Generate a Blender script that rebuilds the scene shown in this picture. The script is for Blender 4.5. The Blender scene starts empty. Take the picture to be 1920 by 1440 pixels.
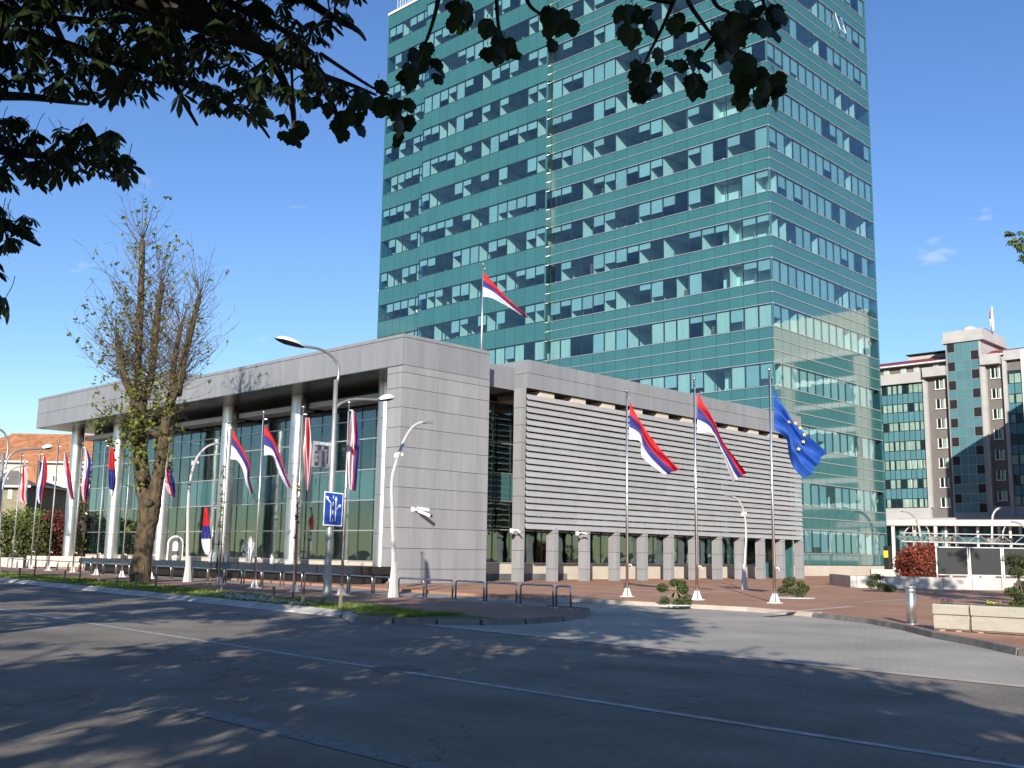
import bpy, math, random
from mathutils import Vector, Matrix
random.seed(11)
rad = math.radians
S = bpy.context.scene
COL = S.collection

# ---------------------------------------------------------------- camera
F_PX, W_PX, H_PX = 1956.16, 1920.0, 1440.0
YAW, PITCH, ROLL, EYE = rad(43.944), rad(9.2508), rad(0.8917), 1.7
_f = Vector((math.cos(YAW)*math.cos(PITCH), math.sin(YAW)*math.cos(PITCH), math.sin(PITCH)))
_r0 = Vector((math.sin(YAW), -math.cos(YAW), 0)); _u0 = _r0.cross(_f)
_r = math.cos(ROLL)*_r0 + math.sin(ROLL)*_u0
_u = -math.sin(ROLL)*_r0 + math.cos(ROLL)*_u0
camd = bpy.data.cameras.new('camera'); cam = bpy.data.objects.new('camera', camd); COL.objects.link(cam)
camd.sensor_width = 36; camd.lens = F_PX/W_PX*36; camd.clip_end = 3000; camd.clip_start = .05
M3 = Matrix((_r, _u, -_f)).transposed()
cam.matrix_world = Matrix.Translation((0, 0, EYE)) @ M3.to_4x4()
S.camera = cam

# ---------------------------------------------------------------- sky, sun, exposure
SUN_EL, LIGHT_AZ = rad(19.5), rad(38.0)          # light travels towards LIGHT_AZ (from +X to +Y)
world = bpy.data.worlds.new('World'); S.world = world; world.use_nodes = True
wn = world.node_tree; wn.nodes.clear()
def wnode(t, **k):
    n = wn.nodes.new(t)
    for a, b in k.items(): setattr(n, a, b)
    return n
sky = wnode('ShaderNodeTexSky', sky_type='NISHITA', sun_disc=False, sun_elevation=SUN_EL,
            sun_rotation=rad(270)-LIGHT_AZ, altitude=0, air_density=1.0, dust_density=0.1, ozone_density=3.2)
bg = wnode('ShaderNodeBackground'); bg.inputs['Strength'].default_value = .105
outw = wnode('ShaderNodeOutputWorld')
tc = wnode('ShaderNodeTexCoord'); mp = wnode('ShaderNodeMapping'); mp.inputs['Scale'].default_value = (3.2, 3.2, 9.5)
mp.inputs['Location'].default_value = (2.3, .7, 0); mp.inputs['Rotation'].default_value = (0, 0, rad(35))
nz = wnode('ShaderNodeTexNoise'); nz.inputs['Scale'].default_value = 1.9; nz.inputs['Detail'].default_value = 7; nz.inputs['Roughness'].default_value = .58
rp = wnode('ShaderNodeValToRGB'); rp.color_ramp.elements[0].position = .625; rp.color_ramp.elements[1].position = .80
rp.color_ramp.elements[1].color = (.75, .75, .75, 1)
mix = wnode('ShaderNodeMix', data_type='RGBA'); mix.inputs['B'].default_value = (7.6, 7.2, 7.0, 1)
hsv = wnode('ShaderNodeHueSaturation'); hsv.inputs['Saturation'].default_value = 1.14; hsv.inputs['Hue'].default_value = .511; hsv.inputs['Value'].default_value = 1.10
L = wn.links.new
L(tc.outputs['Generated'], mp.inputs['Vector']); L(mp.outputs[0], nz.inputs['Vector']); L(nz.outputs['Fac'], rp.inputs[0])
L(sky.outputs[0], hsv.inputs['Color']); L(hsv.outputs[0], mix.inputs['A']); sx = wnode('ShaderNodeSeparateXYZ'); mr_ = wnode('ShaderNodeMapRange'); mr_.inputs['From Min'].default_value = .30; mr_.inputs['From Max'].default_value = .37; mr_.inputs['To Min'].default_value = 1; mr_.inputs['To Max'].default_value = 0
mm = wnode('ShaderNodeMath', operation='MULTIPLY'); L(tc.outputs['Generated'], sx.inputs[0]); L(sx.outputs['Z'], mr_.inputs[0]); L(mr_.outputs[0], mm.inputs[0]); L(rp.outputs[0], mm.inputs[1]); L(mm.outputs[0], mix.inputs['Factor'])
L(mix.outputs['Result'], bg.inputs['Color']); L(bg.outputs[0], outw.inputs[0])
sd = bpy.data.lights.new('sun', 'SUN'); sun = bpy.data.objects.new('sun', sd); COL.objects.link(sun)
sd.energy = 5.0; sd.angle = rad(.5); sd.color = (1, .92, .81)
LD = Vector((math.cos(LIGHT_AZ)*math.cos(SUN_EL), math.sin(LIGHT_AZ)*math.cos(SUN_EL), -math.sin(SUN_EL)))
sun.rotation_euler = LD.to_track_quat('-Z', 'Y').to_euler(); sun.location = (-40, -30, 60)
S.view_settings.view_transform = 'Standard'; S.view_settings.look = 'None'
S.view_settings.exposure = 0.6; S.view_settings.gamma = 1
S.render.engine = 'CYCLES'
S.cycles.max_bounces = 8; S.cycles.transparent_max_bounces = 12; S.cycles.caustics_reflective = False; S.cycles.caustics_refractive = False

# ---------------------------------------------------------------- where a photo pixel lands in the place
def ray(x, y): return _f + (x-960)/F_PX*_r - (y-720)/F_PX*_u
def G(x, y, z=0.0):
    d = ray(x, y); return Vector((0, 0, EYE)) + d*((z-EYE)/d.z)
def onX(x, y, X): d = ray(x, y); return Vector((0, 0, EYE)) + d*(X/d.x)
def onY(x, y, Y): d = ray(x, y); return Vector((0, 0, EYE)) + d*(Y/d.y)
def at(x, y, D): d = ray(x, y); return Vector((0, 0, EYE)) + d*(D/math.hypot(d.x, d.y))
def pj(P):
    q = Vector(P)-Vector((0, 0, EYE)); w = q.dot(_f)
    if w < .1: return (-9999, -9999, w)
    return (960+F_PX*q.dot(_r)/w, 720-F_PX*q.dot(_u)/w, w)

# ---------------------------------------------------------------- mesh and object helpers
W = {}
class MB:
    def __init__(s): s.v = []; s.f = []; s.m = []
    def face(s, pts, mi=0):
        n = len(s.v); s.v += [tuple(p) for p in pts]; s.f.append(tuple(range(n, n+len(pts)))); s.m.append(mi); return s
    def hexa(s, p, mi=0):
        n = len(s.v); s.v += [tuple(q) for q in p]
        for f in ((0,3,2,1),(4,5,6,7),(0,1,5,4),(1,2,6,5),(2,3,7,6),(3,0,4,7)): s.f.append(tuple(n+i for i in f)); s.m.append(mi)
        return s
    def box(s, x0, y0, z0, x1, y1, z1, mi=0):
        return s.hexa([(x0,y0,z0),(x1,y0,z0),(x1,y1,z0),(x0,y1,z0),(x0,y0,z1),(x1,y0,z1),(x1,y1,z1),(x0,y1,z1)], mi)
    def obox(s, c, a, b, d, mi=0):        # centre and three half-axis vectors
        c, a, b, d = Vector(c), Vector(a), Vector(b), Vector(d)
        return s.hexa([c-a-b-d, c+a-b-d, c+a+b-d, c-a+b-d, c-a-b+d, c+a-b+d, c+a+b+d, c-a+b+d], mi)
    def tube(s, pts, rads, n=8, mi=0, cap=True):
        pts = [Vector(p) for p in pts]
        if not hasattr(rads, '__len__'): rads = [rads]*len(pts)
        base = len(s.v); ref = None
        for i, p in enumerate(pts):
            t = (pts[min(i+1, len(pts)-1)]-pts[max(i-1, 0)]).normalized()
            if ref is None:
                ref = Vector((0, 0, 1)) if abs(t.z) < .9 else Vector((1, 0, 0))
            a = (ref - t*ref.dot(t)).normalized(); b = t.cross(a); ref = a
            for k in range(n):
                an = 2*math.pi*k/n; s.v.append(tuple(p + (a*math.cos(an)+b*math.sin(an))*rads[i]))
        for i in range(len(pts)-1):
            for k in range(n):
                k2 = (k+1) % n; s.f.append((base+i*n+k, base+i*n+k2, base+(i+1)*n+k2, base+(i+1)*n+k)); s.m.append(mi)
        if cap:
            s.f.append(tuple(base+k for k in reversed(range(n)))); s.m.append(mi)
            e = base+(len(pts)-1)*n; s.f.append(tuple(e+k for k in range(n))); s.m.append(mi)
        return s
    def lathe(s, prof, c, n=16, mi=0, sx=1, sy=1, cap=True):
        base = len(s.v); c = Vector(c)
        for r, z in prof:
            for k in range(n):
                a = 2*math.pi*k/n; s.v.append((c.x+r*sx*math.cos(a), c.y+r*sy*math.sin(a), c.z+z))
        for i in range(len(prof)-1):
            for k in range(n):
                k2 = (k+1) % n; s.f.append((base+i*n+k, base+i*n+k2, base+(i+1)*n+k2, base+(i+1)*n+k)); s.m.append(mi)
        if not cap: return s
        s.f.append(tuple(base+k for k in reversed(range(n)))); s.m.append(mi)
        e = base+(len(prof)-1)*n; s.f.append(tuple(e+k for k in range(n))); s.m.append(mi)
        return s
    def prism(s, poly, z0, z1, mi=0):
        n = len(poly); b = len(s.v)
        s.v += [(p[0], p[1], z0) for p in poly] + [(p[0], p[1], z1) for p in poly]
        s.f.append(tuple(reversed(range(b, b+n)))); s.m.append(mi)
        s.f.append(tuple(range(b+n, b+2*n))); s.m.append(mi)
        for i in range(n):
            j = (i+1) % n; s.f.append((b+i, b+j, b+n+j, b+n+i)); s.m.append(mi)
        return s
    def mesh(s, name, mats, smooth=False):
        me = bpy.data.meshes.new(name); me.from_pydata(s.v, [], s.f)
        for m in (mats if isinstance(mats, (list, tuple)) else [mats]): me.materials.append(m)
        if any(s.m): me.polygons.foreach_set('material_index', s.m)
        if smooth: me.polygons.foreach_set('use_smooth', [len(f) < 5 for f in s.f])
        me.update(); return me
    def build(s, name, mats, parent=None, smooth=False):
        return link(name, s.mesh(name, mats, smooth), parent)
def link(name, data, parent=None, loc=(0, 0, 0), rot=None):
    o = bpy.data.objects.new(name, data); COL.objects.link(o); o.location = loc; W[o] = Vector(loc)
    if rot is not None: o.rotation_euler = rot
    if parent is not None:
        o.parent = parent; o.matrix_parent_inverse = Matrix.Translation(-W[parent])
    return o
def tag(o, label, cat, group=None):
    o['label'] = label; o['category'] = cat
    if group: o['group'] = group
    return o
def thing(name, loc, label, cat, group=None):
    o = bpy.data.objects.new(name, None); COL.objects.link(o); o.location = loc; W[o] = Vector(loc); o.empty_display_size = .3
    return tag(o, label, cat, group)
def stuff(o): o['kind'] = 'stuff'; return o
def struct(name, mb, m, smooth=False):
    o = mb.build(name, m, None, smooth); o['kind'] = 'structure'; return o
def dup(root, delta, label=None):
    d = Vector(delta)
    r = root.copy(); COL.objects.link(r); r.location = W[root]+d; W[r] = W[root]+d
    if label: r['label'] = label
    for ch in list(root.children):
        c = ch.copy(); COL.objects.link(c); c.parent = r; W[c] = W[ch]
        for g in list(ch.children):
            e = g.copy(); COL.objects.link(e); e.parent = c; W[e] = W[g]
    return r

# ---------------------------------------------------------------- materials
MATS = {}
def mat(name, col, rough=.6, metal=0., var=.0, vscale=3., bump=0., bscale=40., spec=.5, randv=0., coat=0., col2=None, stretch=None, trans=0., det=4):
    if name in MATS: return MATS[name]
    m = bpy.data.materials.new(name); m.use_nodes = True; nt = m.node_tree; MATS[name] = m
    b = nt.nodes['Principled BSDF']; b.inputs['Roughness'].default_value = rough; b.inputs['Metallic'].default_value = metal
    b.inputs['Specular IOR Level'].default_value = spec; b.inputs['Coat Weight'].default_value = coat; b.inputs['Coat Roughness'].default_value = .03
    b.inputs['Base Color'].default_value = (*col, 1)
    co = nt.nodes.new('ShaderNodeTexCoord'); oiv = nt.nodes.new('ShaderNodeObjectInfo'); vadd = nt.nodes.new('ShaderNodeVectorMath'); vadd.operation = 'ADD'; nt.links.new(co.outputs['Object'], vadd.inputs[0]); nt.links.new(oiv.outputs['Location'], vadd.inputs[1]); src = vadd.outputs[0]
    if stretch:
        mpn = nt.nodes.new('ShaderNodeMapping'); mpn.inputs['Scale'].default_value = stretch; nt.links.new(src, mpn.inputs[0]); src = mpn.outputs[0]
    last = None
    if var or col2:
        n = nt.nodes.new('ShaderNodeTexNoise'); n.inputs['Scale'].default_value = vscale; n.inputs['Detail'].default_value = det; n.inputs['Roughness'].default_value = .6
        nt.links.new(src, n.inputs['Vector'])
        r = nt.nodes.new('ShaderNodeValToRGB'); r.color_ramp.elements[0].position = .32; r.color_ramp.elements[1].position = .68
        a = [max(0, c*(1-var)) for c in col]; c2 = col2 if col2 else [min(1, c*(1+var)) for c in col]
        r.color_ramp.elements[0].color = (*a, 1); r.color_ramp.elements[1].color = (*c2, 1)
        nt.links.new(n.outputs['Fac'], r.inputs[0]); last = r.outputs[0]
    if randv:
        oi = nt.nodes.new('ShaderNodeObjectInfo'); h = nt.nodes.new('ShaderNodeHueSaturation')
        mr = nt.nodes.new('ShaderNodeMapRange'); mr.inputs['To Min'].default_value = 1-randv; mr.inputs['To Max'].default_value = 1+randv
        nt.links.new(oi.outputs['Random'], mr.inputs['Value']); nt.links.new(mr.outputs[0], h.inputs['Value'])
        if last: nt.links.new(last, h.inputs['Color'])
        else: h.inputs['Color'].default_value = (*col, 1)
        last = h.outputs[0]
    if last: nt.links.new(last, b.inputs['Base Color'])
    if bump:
        n2 = nt.nodes.new('ShaderNodeTexNoise'); n2.inputs['Scale'].default_value = bscale; n2.inputs['Detail'].default_value = 3
        nt.links.new(src, n2.inputs['Vector']); bp = nt.nodes.new('ShaderNodeBump'); bp.inputs['Strength'].default_value = bump; bp.inputs['Distance'].default_value = .02
        nt.links.new(n2.outputs['Fac'], bp.inputs['Height']); nt.links.new(bp.outputs[0], b.inputs['Normal'])
    if trans:
        tr = nt.nodes.new('ShaderNodeBsdfTranslucent'); ms = nt.nodes.new('ShaderNodeMixShader'); ms.inputs[0].default_value = trans
        if last: nt.links.new(last, tr.inputs['Color'])
        else: tr.inputs['Color'].default_value = (*col, 1)
        o = nt.nodes['Material Output']; nt.links.new(b.outputs[0], ms.inputs[1]); nt.links.new(tr.outputs[0], ms.inputs[2]); nt.links.new(ms.outputs[0], o.inputs[0])
    return m
def glass(name, tint, refl=.12, ior=1.55, wob=.015, rcol=(1, 1, 1)):
    m = bpy.data.materials.new(name); m.use_nodes = True; nt = m.node_tree; nt.nodes.clear(); MATS[name] = m
    o = nt.nodes.new('ShaderNodeOutputMaterial'); t = nt.nodes.new('ShaderNodeBsdfTransparent'); t.inputs[0].default_value = (*tint, 1)
    g = nt.nodes.new('ShaderNodeBsdfGlossy'); g.inputs['Roughness'].default_value = .01; g.inputs['Color'].default_value = (*rcol, 1)
    fw = nt.nodes.new('ShaderNodeLayerWeight'); fw.inputs['Blend'].default_value = .5; fr = nt.nodes.new('ShaderNodeMath'); fr.operation = 'POWER'; fr.inputs[1].default_value = 4.0; nt.links.new(fw.outputs['Facing'], fr.inputs[0])
    ad = nt.nodes.new('ShaderNodeMath'); ad.operation = 'ADD'; ad.use_clamp = True; ad.inputs[1].default_value = refl
    ms = nt.nodes.new('ShaderNodeMixShader')
    co = nt.nodes.new('ShaderNodeTexCoord'); n2 = nt.nodes.new('ShaderNodeTexNoise'); n2.inputs['Scale'].default_value = .9; n2.inputs['Detail'].default_value = 1
    oi = nt.nodes.new('ShaderNodeObjectInfo'); va = nt.nodes.new('ShaderNodeVectorMath'); va.operation = 'ADD'
    nt.links.new(co.outputs['Object'], va.inputs[0]); nt.links.new(oi.outputs['Location'], va.inputs[1]); nt.links.new(va.outputs[0], n2.inputs['Vector'])
    bp = nt.nodes.new('ShaderNodeBump'); bp.inputs['Strength'].default_value = 1; bp.inputs['Distance'].default_value = wob
    nt.links.new(n2.outputs['Fac'], bp.inputs['Height']); nt.links.new(bp.outputs[0], g.inputs['Normal'])
    nt.links.new(fr.outputs[0], ad.inputs[0]); nt.links.new(ad.outputs[0], ms.inputs[0]); nt.links.new(t.outputs[0], ms.inputs[1]); nt.links.new(g.outputs[0], ms.inputs[2]); nt.links.new(ms.outputs[0], o.inputs[0])
    return m
def brickmat(name, c1, c2, mortar, bw, bh, rot=0., var=.25, rough=.8, msize=.012, bump=.4):
    m = bpy.data.materials.new(name); m.use_nodes = True; nt = m.node_tree; MATS[name] = m; b = nt.nodes['Principled BSDF']; b.inputs['Roughness'].default_value = rough
    co = nt.nodes.new('ShaderNodeTexCoord'); mpn = nt.nodes.new('ShaderNodeMapping'); mpn.inputs['Rotation'].default_value = (0, 0, rot)
    br = nt.nodes.new('ShaderNodeTexBrick'); br.inputs['Scale'].default_value = 1; br.inputs['Brick Width'].default_value = bw; br.inputs['Row Height'].default_value = bh; br.inputs['Mortar Size'].default_value = msize
    br.inputs['Color1'].default_value = (*c1, 1); br.inputs['Color2'].default_value = (*c2, 1); br.inputs['Mortar'].default_value = (*mortar, 1)
    n = nt.nodes.new('ShaderNodeTexNoise'); n.inputs['Scale'].default_value = .35; n.inputs['Detail'].default_value = 6
    mr = nt.nodes.new('ShaderNodeMapRange'); mr.inputs['From Min'].default_value = .3; mr.inputs['From Max'].default_value = .7; mr.inputs['To Min'].default_value = 1-var; mr.inputs['To Max'].default_value = 1+var
    h = nt.nodes.new('ShaderNodeHueSaturation'); k = nt.links.new
    k(co.outputs['Object'], mpn.inputs[0]); k(mpn.outputs[0], br.inputs['Vector']); k(co.outputs['Object'], n.inputs['Vector']); k(n.outputs['Fac'], mr.inputs[0]); k(mr.outputs[0], h.inputs['Value'])
    k(br.outputs['Color'], h.inputs['Color']); k(h.outputs[0], b.inputs['Base Color'])
    bp = nt.nodes.new('ShaderNodeBump'); bp.inputs['Strength'].default_value = bump; bp.inputs['Distance'].default_value = .01; bp.invert = True
    k(br.outputs['Fac'], bp.inputs['Height']); k(bp.outputs[0], b.inputs['Normal'])
    return m

M_clad = mat('grey_cladding', (.222, .230, .243), .42, var=.09, vscale=1.6, randv=.05, stretch=(1, 1, .12), spec=.4)
M_joint = mat('dark_joint', (.045, .045, .045), .8)
M_pier = mat('stone_cladding', (.258, .262, .270), .55, var=.10, vscale=1.6, randv=.06, stretch=(1, 1, .12))
M_soffit = mat('dark_soffit_metal', (.11, .11, .115), .22, .35, var=.08, vscale=.5)
M_steel = mat('brushed_steel', (.66, .645, .62), .34, .95, var=.07, vscale=1.5, stretch=(1, 1, .2))
M_pole = mat('pole_steel', (.62, .61, .6), .28, 1.)
M_galv = mat('galvanised_steel', (.36, .36, .35), .5, .6, var=.15, vscale=4)
M_white = mat('white_paint', (.68, .68, .66), .35, var=.06, vscale=3)
M_cream = mat('cream_plaster', (.50, .45, .38), .8, var=.08, vscale=.7)
M_black = mat('black_stone', (.018, .018, .02), .12, spec=.6, var=.2, vscale=3)
M_blackp = mat('black_plastic', (.02, .02, .022), .4)
M_alu = mat('light_aluminium', (.55, .56, .55), .35, .7)
M_slat = mat('louver_aluminium', (.42, .418, .41), .42, .25, var=.06, vscale=1.2, randv=.06)
M_dark = mat('dark_frame', (.02, .03, .035), .4)
M_span = mat('teal_spandrel_glass', (.034, .130, .132), .06, spec=.9, var=.05, vscale=.3, randv=.06, coat=.6, bump=.06, bscale=.8)
M_span2 = mat('teal_opaque_glass', (.045, .125, .135), .05, spec=.8, randv=.08, coat=.4)
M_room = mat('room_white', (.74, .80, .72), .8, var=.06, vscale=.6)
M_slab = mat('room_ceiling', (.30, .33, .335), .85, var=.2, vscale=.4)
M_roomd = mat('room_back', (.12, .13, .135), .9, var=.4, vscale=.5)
M_blind = mat('roller_blind', (.42, .52, .50), .8, var=.06, vscale=.5, randv=.1)
M_curt = mat('curtain', (.62, .66, .56), .85, var=.12, vscale=2.5, stretch=(3, 3, .1))
M_wood = mat('brown_cabinet', (.22, .11, .06), .6, var=.2)
G_win = glass('tower_window_glass', (.74, .87, .90), .07, 1.5, .010, (.82, .95, 1))
G_lobby = glass('lobby_glass', (.58, .72, .70), .15, 1.6, .012, (.82, .95, .95))
G_house = glass('house_window_glass', (.82, .9, .9), .06)
M_conc = mat('concrete', (.42, .40, .36), .85, var=.16, vscale=1.6, bump=.4, bscale=30)
M_kerb = mat('kerb_stone', (.46, .44, .40), .85, var=.2, vscale=2.2, bump=.5, bscale=25, randv=.1)
M_bark = mat('tree_bark', (.055, .038, .022), .9, col2=(.125, .092, .05), var=.6, vscale=7, bump=1., bscale=9, stretch=(1, 1, .4), det=8)
M_branch = mat('dark_branch', (.028, .022, .016), .9, var=.3, vscale=4)
for _n in M_bark.node_tree.nodes:
    if _n.type == 'BUMP': _n.inputs['Distance'].default_value = .09
M_twig = mat('twig_bark', (.10, .075, .05), .9, var=.3, vscale=4)
M_leafd = mat('chestnut_leaf', (.024, .046, .012), .5, var=.35, vscale=3, randv=.35, trans=.3)
M_leafl = mat('lime_leaf', (.026, .046, .012), .5, var=.3, vscale=5, randv=.35, trans=.3)
M_leafy = mat('spring_leaf', (.15, .21, .03), .55, col2=(.24, .27, .05), var=.45, vscale=2, trans=.3)
M_red = mat('flag_red', (.62, .02, .03), .75, var=.06, vscale=8, trans=.3)
M_blue = mat('flag_blue', (.035, .045, .26), .75, var=.06, vscale=8, trans=.3)
M_fwh = mat('flag_white', (.80, .80, .82), .75, trans=.3)
M_eu = mat('flag_union_blue', (.012, .085, .40), .7, var=.12, vscale=4, trans=.25)
M_star = mat('flag_star', (.72, .52, .10), .7)
M_gold = mat('gold_finial', (.75, .6, .3), .3, .8)
# ================================================================ THE SETTING
def kx(Y): return 17.3+(Y-22)*.098          # kerb line of the road
def rx(Y): return 23.9+(Y-20.5)*.115        # line of the cycle hoops
M_ground = mat('dry_ground', (.16, .14, .10), .95, var=.3, vscale=.05)
def asphalt():
    m = mat('asphalt', (.19, .17, .142), .82, col2=(.28, .25, .208), var=.12, vscale=.55, bump=.55, bscale=95, det=9, spec=.35)
    return m
M_asph = asphalt()
def wear(m):
    nt = m.node_tree; b = nt.nodes['Principled BSDF']; old = b.inputs['Base Color'].links[0].from_socket; k = nt.links.new
    co = nt.nodes.new('ShaderNodeTexCoord'); vo = nt.nodes.new('ShaderNodeTexVoronoi'); vo.feature = 'DISTANCE_TO_EDGE'; vo.inputs['Scale'].default_value = .22
    nn = nt.nodes.new('ShaderNodeTexNoise'); nn.inputs['Scale'].default_value = 1.6; nn.inputs['Detail'].default_value = 6
    mx = nt.nodes.new('ShaderNodeVectorMath'); mx.operation = 'SCALE'; mx.inputs['Scale'].default_value = .9; ad = nt.nodes.new('ShaderNodeVectorMath'); ad.operation = 'ADD'
    k(co.outputs['Object'], nn.inputs['Vector']); k(nn.outputs['Color'], mx.inputs[0]); k(co.outputs['Object'], ad.inputs[0]); k(mx.outputs[0], ad.inputs[1]); k(ad.outputs[0], vo.inputs['Vector'])
    cr = nt.nodes.new('ShaderNodeMapRange'); cr.inputs['From Min'].default_value = .0; cr.inputs['From Max'].default_value = .006; cr.inputs['To Min'].default_value = .55; cr.inputs['To Max'].default_value = 1; k(vo.outputs['Distance'], cr.inputs[0])
    st = nt.nodes.new('ShaderNodeTexNoise'); st.inputs['Scale'].default_value = .8; st.inputs['Detail'].default_value = 5; mp_ = nt.nodes.new('ShaderNodeMapping'); mp_.inputs['Scale'].default_value = (1.1, .05, 1); mp_.inputs['Rotation'].default_value = (0, 0, .07); k(co.outputs['Object'], mp_.inputs[0]); k(mp_.outputs[0], st.inputs['Vector'])
    sr = nt.nodes.new('ShaderNodeMapRange'); sr.inputs['From Min'].default_value = .3; sr.inputs['From Max'].default_value = .7; sr.inputs['To Min'].default_value = .80; sr.inputs['To Max'].default_value = 1.16; k(st.outputs['Fac'], sr.inputs[0])
    sp2 = nt.nodes.new('ShaderNodeTexNoise'); sp2.inputs['Scale'].default_value = 14; sp2.inputs['Detail'].default_value = 8; s2 = nt.nodes.new('ShaderNodeMapRange'); s2.inputs['From Min'].default_value = .25; s2.inputs['From Max'].default_value = .75; s2.inputs['To Min'].default_value = .78; s2.inputs['To Max'].default_value = 1.22; k(co.outputs['Object'], sp2.inputs['Vector']); k(sp2.outputs['Fac'], s2.inputs[0])
    m1 = nt.nodes.new('ShaderNodeMath'); m1.operation = 'MULTIPLY'; k(cr.outputs[0], m1.inputs[0]); k(sr.outputs[0], m1.inputs[1]); m2 = nt.nodes.new('ShaderNodeMath'); m2.operation = 'MULTIPLY'; k(m1.outputs[0], m2.inputs[0]); k(s2.outputs[0], m2.inputs[1])
    h = nt.nodes.new('ShaderNodeHueSaturation'); k(old, h.inputs['Color']); k(m2.outputs[0], h.inputs['Value']); k(h.outputs[0], b.inputs['Base Color'])
wear(M_asph)
M_asph2 = mat('asphalt_patch', (.12, .118, .115), .8, col2=(.17, .165, .16), var=.1, vscale=1.2, bump=.5, bscale=95, det=8)
M_paint = mat('road_paint', (.30, .30, .29), .7, col2=(.58, .57, .55), var=.25, vscale=5.0, det=8)
M_paintold = mat('worn_road_paint', (.17, .165, .16), .8, col2=(.30, .295, .285), var=.1, vscale=9, det=8)
M_brick = brickmat('brick_paving', (.50, .245, .145), (.40, .19, .115), (.29, .19, .125), .22, .11, .1, .16)
M_brickd = brickmat('strip_paving', (.36, .185, .125), (.28, .145, .10), (.2, .14, .1), .22, .11, .1, .18)
M_block = brickmat('block_paving', (.40, .37, .31), (.375, .345, .29), (.32, .295, .245), .2, .1, .35, .22, msize=.01, bump=.15)
M_lane = mat('lane_paving', (.27, .255, .23), .85, var=.14, vscale=1.1, bump=.4, bscale=40)
M_soil = mat('turf_base', (.08, .11, .03), .95, var=.4, vscale=2.5)
M_strip = mat('pale_paving_strip', (.50, .43, .36), .8, var=.12, vscale=1.5)

g = MB().face([(-500, -500, -.03), (1500, -500, -.03), (1500, 1500, -.03), (-500, 1500, -.03)]); struct('ground', g, M_ground)
road = [(1.8-60*.09, -60), (kx(-60), -60)] + [(kx(y), y) for y in (-20, 0, 10, 20, 40, 80, 160)] + [(1.8+160*.09, 160)]
struct('road', MB().face([(x, y, 0) for x, y in road]), M_asph)
pave = [(-14, -60), (1.78-60*.09, -60), (1.78+160*.09, 160), (-14, 160)]
struct('pavement', MB().prism(pave, -.02, .12), M_lane)
# apron of block paving and the service lane behind the cycle hoops
apron = [(kx(-30), -30), (kx(0), 0), (kx(10), 10), (kx(22.4), 22.4), (18.5, 24), (25, 24)] + [(rx(y)+.45, y) for y in (22.5, 30, 60, 110)] + [(rx(110)+5, 110), (rx(60)+4.6, 60), (rx(31)+4.6, 31), (31, 23.5), (31, 17), (28.2, 12.4), (24.2, 9), (21.4, 6), (20, 2), (19.4, -30)]
struct('apron', MB().face([(x, y, .006) for x, y in apron]), M_block)
lane = [(rx(y)+.45, y) for y in (24.4, 30, 60, 110)] + [(rx(110)+5, 110), (rx(60)+4.6, 60), (rx(31)+4.6, 31), (30.9, 24.4)]
struct('service_lane', MB().face([(x, y, .012) for x, y in lane]), M_lane)
# island between road and lane: brick strip with a grass verge
nose = [G(670, 1158, .1), G(740, 1161, .1), G(820, 1163, .1), G(900, 1164, .1), G(980, 1162.5, .1), G(1050, 1158, .1), G(1090, 1152, .1)]
nose = [(p.x, p.y) for p in nose]
island = [(kx(150)+.02, 150), (kx(80)+.02, 80), (kx(40)+.02, 40), (kx(23.5)+.02, 23.5)] + nose[1:] + [(24.6, 20.6)] + [(rx(y)+.4, y) for y in (22.5, 30, 60, 110, 150)]
struct('island', MB().prism(island, -.02, .12), M_brickd)
plaza = [(29.4, 26.5), (29.72, 22.6), (29.75, 18.1), (28.8, 15.2), (27.35, 12.8), (25.6, 11.1), (23.66, 9.57), (22.2, 8.1), (20.7, 6.82), (19.8, 5.2), (19.3, 3), (19.1, 0), (18.8, -30), (170, -30), (170, 170), (rx(110)+5, 170), (rx(110)+4.8, 110), (rx(60)+4.4, 60), (rx(31)+4.4, 31)]
struct('plaza', MB().prism(plaza, -.02, .12), M_brick)
def edgestrip(pts, w0, w1, z0, z1, name, m, parent=None):
    mb = MB()
    for i in range(len(pts)-1):
        a, b = Vector(pts[i]), Vector(pts[i+1]); t = (b-a).normalized(); n = Vector((-t.y, t.x))
        mb.hexa([(*(a+n*w0), z0), (*(b+n*w0), z0), (*(b+n*w1), z0), (*(a+n*w1), z0), (*(a+n*w0), z1), (*(b+n*w0), z1), (*(b+n*w1), z1), (*(a+n*w1), z1)])
    return mb.build(name, m, parent)
o = edgestrip([(29.4, 26.5), (29.72, 22.6), (29.75, 18.1), (28.8, 15.2)], -.02, .22, .0, .14, 'plaza_edging', M_strip); o['kind'] = 'structure'
kp = [(28.8, 15.2), (27.35, 12.8), (25.6, 11.1), (23.66, 9.57), (22.2, 8.1), (20.7, 6.82), (19.8, 5.2), (19.3, 3), (19.1, 0)]
kd = edgestrip(kp, .02, .12, -.02, .1, 'plaza_kerb', M_conc); kd['kind'] = 'structure'
M_kerbd = mat('dark_kerb', (.17, .165, .15), .85, var=.25, vscale=3, bump=.4, randv=.1)
for i in range(len(kp)-1):
    a, b = Vector(kp[i]), Vector(kp[i+1]); n = max(1, round((b-a).length/.95))
    for k in range(n):
        p, q = a.lerp(b, k/n+.006), a.lerp(b, (k+1)/n-.006); t = (q-p).normalized(); nn = Vector((t.y, -t.x)); p = p+nn*.12; q = q+nn*.12
        MB().hexa([(*(p+nn*.03), 0), (*(q+nn*.03), 0), (*(q-nn*.14), 0), (*(p-nn*.14), 0), (*p, .135), (*q, .135), (*(q-nn*.14), .135), (*(p-nn*.14), .135)]).build('kerb_stone', M_kerbd, kd)
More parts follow.
